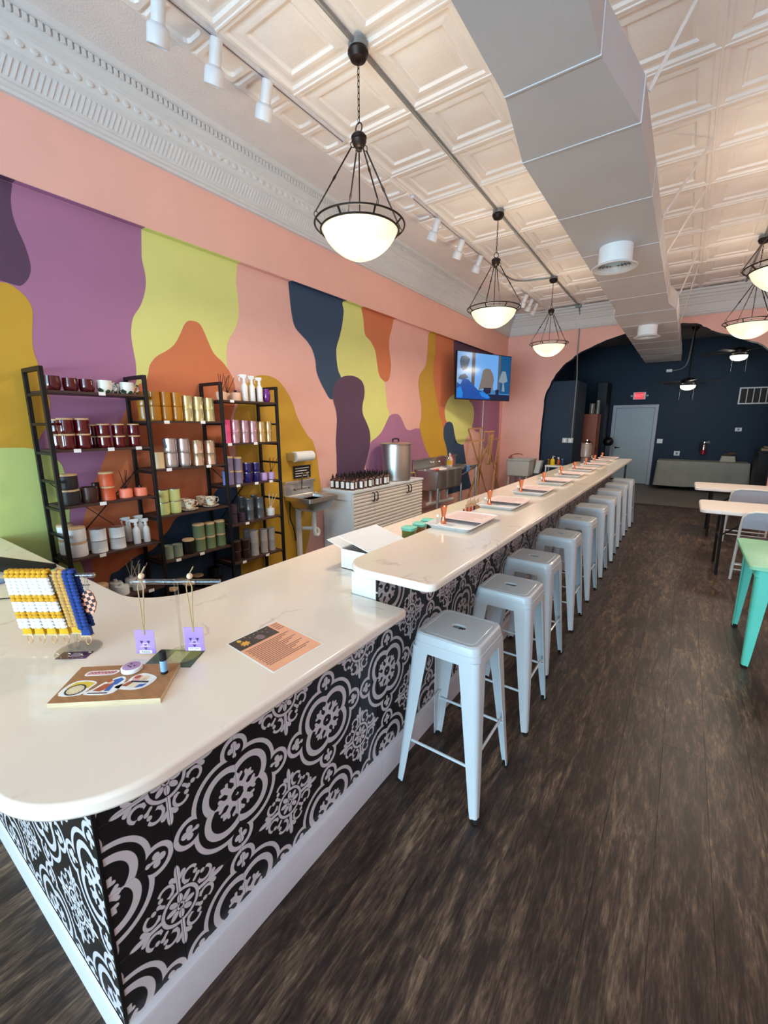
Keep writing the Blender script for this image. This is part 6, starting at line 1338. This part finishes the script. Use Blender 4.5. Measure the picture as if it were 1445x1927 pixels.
def diffuser(label, y):
    x = -0.70; t = thing('ceiling_diffuser', label, 'air vent', (x, y, 3.2), 0, 'round diffusers under the duct')
    MB().lathe([(0.138, -0.001), (0.138, -0.15), (0.13, -0.15), (0.13, -0.01)], n=32, cap0=False, cap1=False).build('neck', PLASTIC_W, t)
    MB().lathe([(0.138, -0.145), (0.185, -0.165), (0.19, -0.172), (0.182, -0.176), (0.14, -0.168), (0.128, -0.15)], n=32, cap0=False, cap1=False).build('flange', PLASTIC_W, t)
    for k in range(4):
        r = 0.118-k*0.028; MB().lathe([(r, -0.165), (r-0.010, -0.152), (r-0.013, -0.153), (r-0.004, -0.168)], n=28, cap0=False, cap1=False).build('ring_blade', PLASTIC_W, t)
    MB().lathe([(0.128, -0.12), (0.0, -0.12)], n=24, cap0=False).build('throat', RUBBER, t)
diffuser('white round diffuser hanging under the duct, nearer one', 4.62)
diffuser('white round diffuser hanging under the duct, farther one near the arch', 8.42)

# ================================================================== back room
def fan(label, x, y, zl, droph, rot):
    t = thing('ceiling_fan', label, 'fan', (x, y, ZB), rot, 'ceiling fans in the back room')
    MB().lathe([(0.075, 0), (0.075, -0.02), (0.03, -0.09), (0.014, -0.1)], n=18).build('canopy', BLACK_M, t)
    zz = zl-ZB
    MB().tube([(0, 0, -0.09), (0, 0, zz+0.18)], 0.014, 8).build('down_rod', BLACK_M, t)
    MB().lathe([(0.03, zz+0.2), (0.1, zz+0.18), (0.14, zz+0.14), (0.14, zz+0.08), (0.1, zz+0.055), (0.12, zz+0.03)], n=24).build('motor', BLACK_M, t)
    MB().lathe([(0.15, zz+0.03), (0.145, zz-0.01), (0.11, zz-0.05), (0.05, zz-0.07), (0.0, zz-0.075)], n=24).build('light_bowl', mat('fan_light_glass', (244, 240, 226), 0.3, emit=(255, 246, 222), estr=2.6), t)
    for k in range(5):
        a = 2*pi*k/5; M = Matrix.Rotation(a, 4, 'Z')
        b_ = MB().loft([[(0.2, -0.05, zz+0.1), (0.2, 0.05, zz+0.115), (0.2, 0.05, zz+0.122), (0.2, -0.05, zz+0.107)], [(0.64, -0.07, zz+0.095), (0.64, 0.07, zz+0.115), (0.64, 0.07, zz+0.122), (0.64, -0.07, zz+0.102)]], M=M).build('blade', mat('dark_walnut_blade', (44, 34, 34), 0.45, var=0.1), t)
        MB().bar((0.12, 0, zz+0.1), (0.26, 0, zz+0.11), 0.03, 0.008, M=M).build('blade_iron', BLACK_M, b_)
    for s in (-1, 1): MB().tube([(s*0.13, -0.05, zz+0.02), (s*0.13, -0.05, zz-0.3)], 0.002, 5).build('pull_chain', GREY_M, t)
fan('black ceiling fan with lit bowl nearest the arch, at right', 0.72, 11.9, 3.02, 0, R(20))
fan('black ceiling fan with lit bowl hanging low near the exit door', -0.09, 12.3, 2.49, 0, R(-8))
d = bpy.data.lights.new('fan_bulb', 'POINT'); d.energy = FAN_W; d.color = (1, 0.93, 0.8); d.shadow_soft_size = 0.15
for loc in ((0.72, 11.9, 2.85), (-0.09, 12.3, 2.3)):
    o = bpy.data.objects.new('fan_bulb', d); o.location = loc; col.objects.link(o)
ex = thing('exit_sign', 'red lit exit sign with two lamp heads above the back door', 'sign', (-1.16, YB, 2.41))
MB().box(-0.15, 0.15, -0.05, -0.002, -0.1, 0.1).build('housing', PLASTIC_W, ex, bevel=0.01)
MB().box(-0.115, 0.115, -0.053, -0.05, -0.09, 0.09).build('red_face', mat('red_sign_face', (226, 70, 84), 0.4, emit=(226, 60, 76), estr=0.6), ex)
text_obj('EXIT', 0.105, mat('pale_red_letters', (246, 130, 140), 0.4, emit=(250, 120, 130), estr=0.8), ex, (0, -0.0536, 0), (R(90), 0, 0))
for s in (-1, 1): MB().lathe([(0.0, 0), (0.03, 0.004), (0.03, 0.02), (0.01, 0.05)], n=12, M=Matrix.Translation((s*0.185, -0.06, 0.0)) @ Matrix.Rotation(R(-90), 4, 'X')).build('lamp_head', GREY_M, ex)
gr = thing('return_grille', 'large white framed return air grille on the navy back wall', 'grille', (1.36, YB, 2.33))
MB().box(-0.4, 0.4, -0.03, -0.001, 0.17, 0.2).box(-0.4, 0.4, -0.03, -0.001, -0.2, -0.17).box(-0.4, -0.37, -0.03, -0.001, -0.17, 0.17).box(0.37, 0.4, -0.03, -0.001, -0.17, 0.17).build('frame', PLASTIC_W, gr)
MB().box(-0.37, 0.37, -0.008, -0.001, -0.17, 0.17).build('mesh_back', mat('dark_mesh', (62, 58, 56), 0.8, var=0.15, scale=60), gr)
for k in range(1, 6): MB().box(-0.37+k*0.123-0.008, -0.37+k*0.123+0.008, -0.026, -0.009, -0.17, 0.17).build('bar', PLASTIC_W, gr)
def plate(name, label, cat, x, z, w, h_, extra=None):
    t = thing(name, label, cat, (x, YB, z)); MB().box(-w/2, w/2, -0.012, -0.001, -h_/2, h_/2).build('plate', PLASTIC_W, t, bevel=0.003)
    MB().box(-w/6, w/6, -0.018, -0.0122, -h_/4, h_/4).build('insert', extra or PLASTIC_W, t); return t
plate('light_switch', 'white double light switch beside the back door', 'switch', -0.56, 1.2, 0.13, 0.12)
plate('wall_outlet', 'white outlet with plugs above the cloth covered table', 'outlet', -0.14, 0.885, 0.13, 0.12, mat('grey_plug', (90, 100, 104), 0.4))
plate('thermostat', 'small pale thermostat on the navy back wall', 'thermostat', 1.06, 1.52, 0.13, 0.09, mat('grey_screen', (104, 118, 110), 0.3))
fe = thing('fire_extinguisher', 'chrome and red fire extinguisher hung on the navy back wall', 'extinguisher', (0.42, YB-0.075, 0.88))
MB().lathe([(0.05, 0), (0.062, 0.008), (0.062, 0.12)], n=18).build('red_label_band', mat('red_label', (150, 24, 34), 0.35), fe); MB().lathe([(0.062, 0.12), (0.062, 0.2), (0.05, 0.25), (0.025, 0.28), (0.02, 0.3)], n=18, cap0=False).build('cylinder', CHROME, fe)
MB().bar((0, 0, 0.31), (0.11, -0.02, 0.345), 0.02, 0.01).bar((0, 0, 0.31), (0.12, -0.02, 0.30), 0.02, 0.01).lathe([(0.022, 0.29), (0.022, 0.325)], n=10).build('handle', CHROME, fe); MB().tube(smooth([(-0.02, 0, 0.31), (-0.09, -0.01, 0.28), (-0.09, -0.01, 0.12), (-0.07, -0.02, 0.06)], 3), 0.011, 6).build('hose', RUBBER, fe)
# cloth-covered table
ctb = thing('draped_table', 'table draped with a grey cloth against the navy back wall', 'table', (0.4, 13.45, 0))
MB().box(-0.92, 0.92, -0.36, 0.36, 0.70, 0.735).build('table_top', FT_W, ctb)
for sx in (-0.8, 0.8):
    for sy in (-0.28, 0.28): MB().tube([(sx, sy, 0), (sx, sy, 0.7)], 0.015, 8).build('leg', BLACK_M, ctb)
LIN = mat('grey_linen', (158, 158, 150), 0.9, var=0.08, scale=5, bump=0.2, bscale=120)
def cloth(label, x, y, hx, hy, zt, zb, nseg=96, parent=None):
    loops = []; per = []
    base = rr(hx, hy, 0.03, 0, 6); n = len(base)
    def samp(f, ox):
        P_ = base; L_ = [math.dist(P_[i][:2], P_[(i+1) % n][:2]) for i in range(n)]; tot = sum(L_); s = f*tot; i = 0
        while s > L_[i]: s -= L_[i]; i = (i+1) % n
        a, b_ = P_[i], P_[(i+1) % n]; k = s/L_[i]; px, py = a[0]+(b_[0]-a[0])*k, a[1]+(b_[1]-a[1])*k
        return px, py
    for zf, amp, off in ((0.0, 0, 0), (0.02, 0.0, 0.006), (0.3, 0.008, 0.016), (0.65, 0.017, 0.028), (1.0, 0.026, 0.042)):
        lp = []
        for i in range(nseg):
            px, py = samp(i/nseg, 0); l = math.hypot(px/hx, py/hy); w = 1+0
            a = amp*(sin(i*0.55)+0.6*sin(i*1.27+1)); nx_, ny_ = (px/hx)**3, (py/hy)**3; nl = math.hypot(nx_, ny_) or 1
            lp.append((x+px+nx_/nl*(off+a), y+py+ny_/nl*(off+a), zt-(zt-zb)*zf+0.012*sin(i*0.2)*zf))
        loops.append(lp)
    return tag(MB().loft(loops, True, False).build('tablecloth', LIN, angle=60), label, 'tablecloth')
cloth('grey cloth draped over the long table against the navy wall', 0.4, 13.45, 0.925, 0.365, 0.738, 0.11)
bsk = thing('canvas_basket', 'small pale basket with dried stems on the draped table', 'basket', (0.92, 13.5, 0.74))
MB().loft([rr(a, c, 0.02, z, 4) for a, c, z in ((0.15, 0.1, 0), (0.155, 0.105, 0.01), (0.13, 0.09, 0.14), (0.12, 0.08, 0.14), (0.12, 0.08, 0.02))], True, True).build('body', mat('pale_canvas', (196, 188, 172), 0.85), bsk)
for k in range(7): MB().tube(smooth([(-0.1+0.03*k, 0, 0.12), (-0.07+0.02*k, 0.02*(k % 3-1), 0.19), (0.02+0.02*k, 0.01, 0.2+0.012*(k % 3))], 3), 0.009, 5).build('stem', mat('dried_brown_stem', (110, 86, 66), 0.8), bsk)
bk = thing('black_counter', 'black counter unit in the back room at the right edge', 'counter', (1.75, 12.75, 0))
MB().box(-0.4, 0.48, -0.5, 0.2, 0, 1.04).build('body', mat('matte_black', (20, 18, 20), 0.5), bk, bevel=0.006); MB().box(-0.42, 0.48, -0.52, 0.22, 1.04, 1.08).build('top', mat('black_top', (16, 15, 16), 0.3), bk, bevel=0.004)
tr = MB().box(-0.12, 0.14, -0.08, 0.08, 0, 0.05).box(-0.08, 0.16, -0.08, 0.08, 0.07, 0.09).box(-0.02, 0.1, -0.04, 0.04, 0.05, 0.07).build('tan_box', mat('tan_box', (176, 156, 124), 0.6), loc=(1.52, 12.5, 1.081)); tag(tr, 'tan box on the black counter at the right edge', 'box')
cloth2 = cloth('grey cloth hanging at the near side of the black counter', 1.62, 12.98, 0.24, 0.2, 0.0, -0.6) if False else None
# tall wooden cabinet with vases
wc = thing('tall_wood_cabinet', 'tall reddish wood cabinet in the back room beyond the bar', 'cabinet', (-2.0, 12.25, 0))
RW = mat('red_brown_wood', (158, 86, 62), 0.5, var=0.12, scale=6, stretch=(4, 4, 0.6)); RWD = mat('dark_red_wood', (110, 50, 34), 0.5, var=0.12, scale=6, stretch=(4, 4, 0.6))
MB().box(-0.185, 0.14, -0.24, -0.22, 0, 1.9).box(-0.185, 0.14, 0.22, 0.24, 0, 1.9).box(-0.185, -0.165, -0.22, 0.22, 0, 1.9).box(-0.165, 0.14, -0.22, 0.22, 1.88, 1.9).build('carcass', RW, wc, bevel=0.002)
for z in (0.1, 0.55, 1.0, 1.42): MB().box(-0.165, 0.138, -0.219, 0.219, z, z+0.02).build('shelf', RWD, wc)
MB().box(0.1405, 0.155, -0.235, 0.235, 0.05, 0.98).build('door', RWD, wc, bevel=0.003)
VG = mat('smoky_vase_glass', (170, 164, 146), 0.1, trans=0.5, var=0.0)
for i, (x, y, r, h_) in enumerate(((-2.02, 12.08, 0.06, 0.26), (-1.92, 12.3, 0.045, 0.34), (-1.98, 12.42, 0.06, 0.14))):
    o = MB().lathe([(r*0.8, 0), (r, 0.01), (r, h_*0.9), (r*1.05, h_), (r*0.95, h_), (r*0.9, 0.03)], n=16).build('glass_vase', VG, loc=(x, y, 1.901)); tag(o, '%s glass vase on top of the tall wood cabinet' % ('wide', 'tallest narrow', 'short')[i], 'vase', 'vases on the wood cabinet')
spk = MB().sphere((0, 0, 0.13), 0.13, 14, (1, 0.8, 1)).box(-0.05, 0.05, -0.05, 0.05, -1.0, 0.05).box(-0.15, 0.15, -0.15, 0.15, -1.05, -1.0).build('black_floor_fan', mat('black_plastic', (18, 18, 20), 0.35), loc=(-1.72, 13.2, 1.05)); tag(spk, 'black round appliance on a stand left of the back door', 'appliance')
# emergency light box on its cable from the far fan
em = thing('cable_light', 'small white light box on a bent cable by the far fan', 'light', (0, 0, 0))
MB().tube(smooth([(-0.1, 12.0, ZB), (-0.13, 12.0, 3.2), (-0.17, 12.0, 2.95), (-0.27, 12.0, 2.86), (-0.42, 12.0, 2.84)], 4), 0.012, 6).build('cable', GREY_M, em); MB().box(-0.53, -0.42, 11.97, 12.03, 2.81, 2.87).build('box', PLASTIC_W, em, bevel=0.005)
bpy.context.view_layer.update()
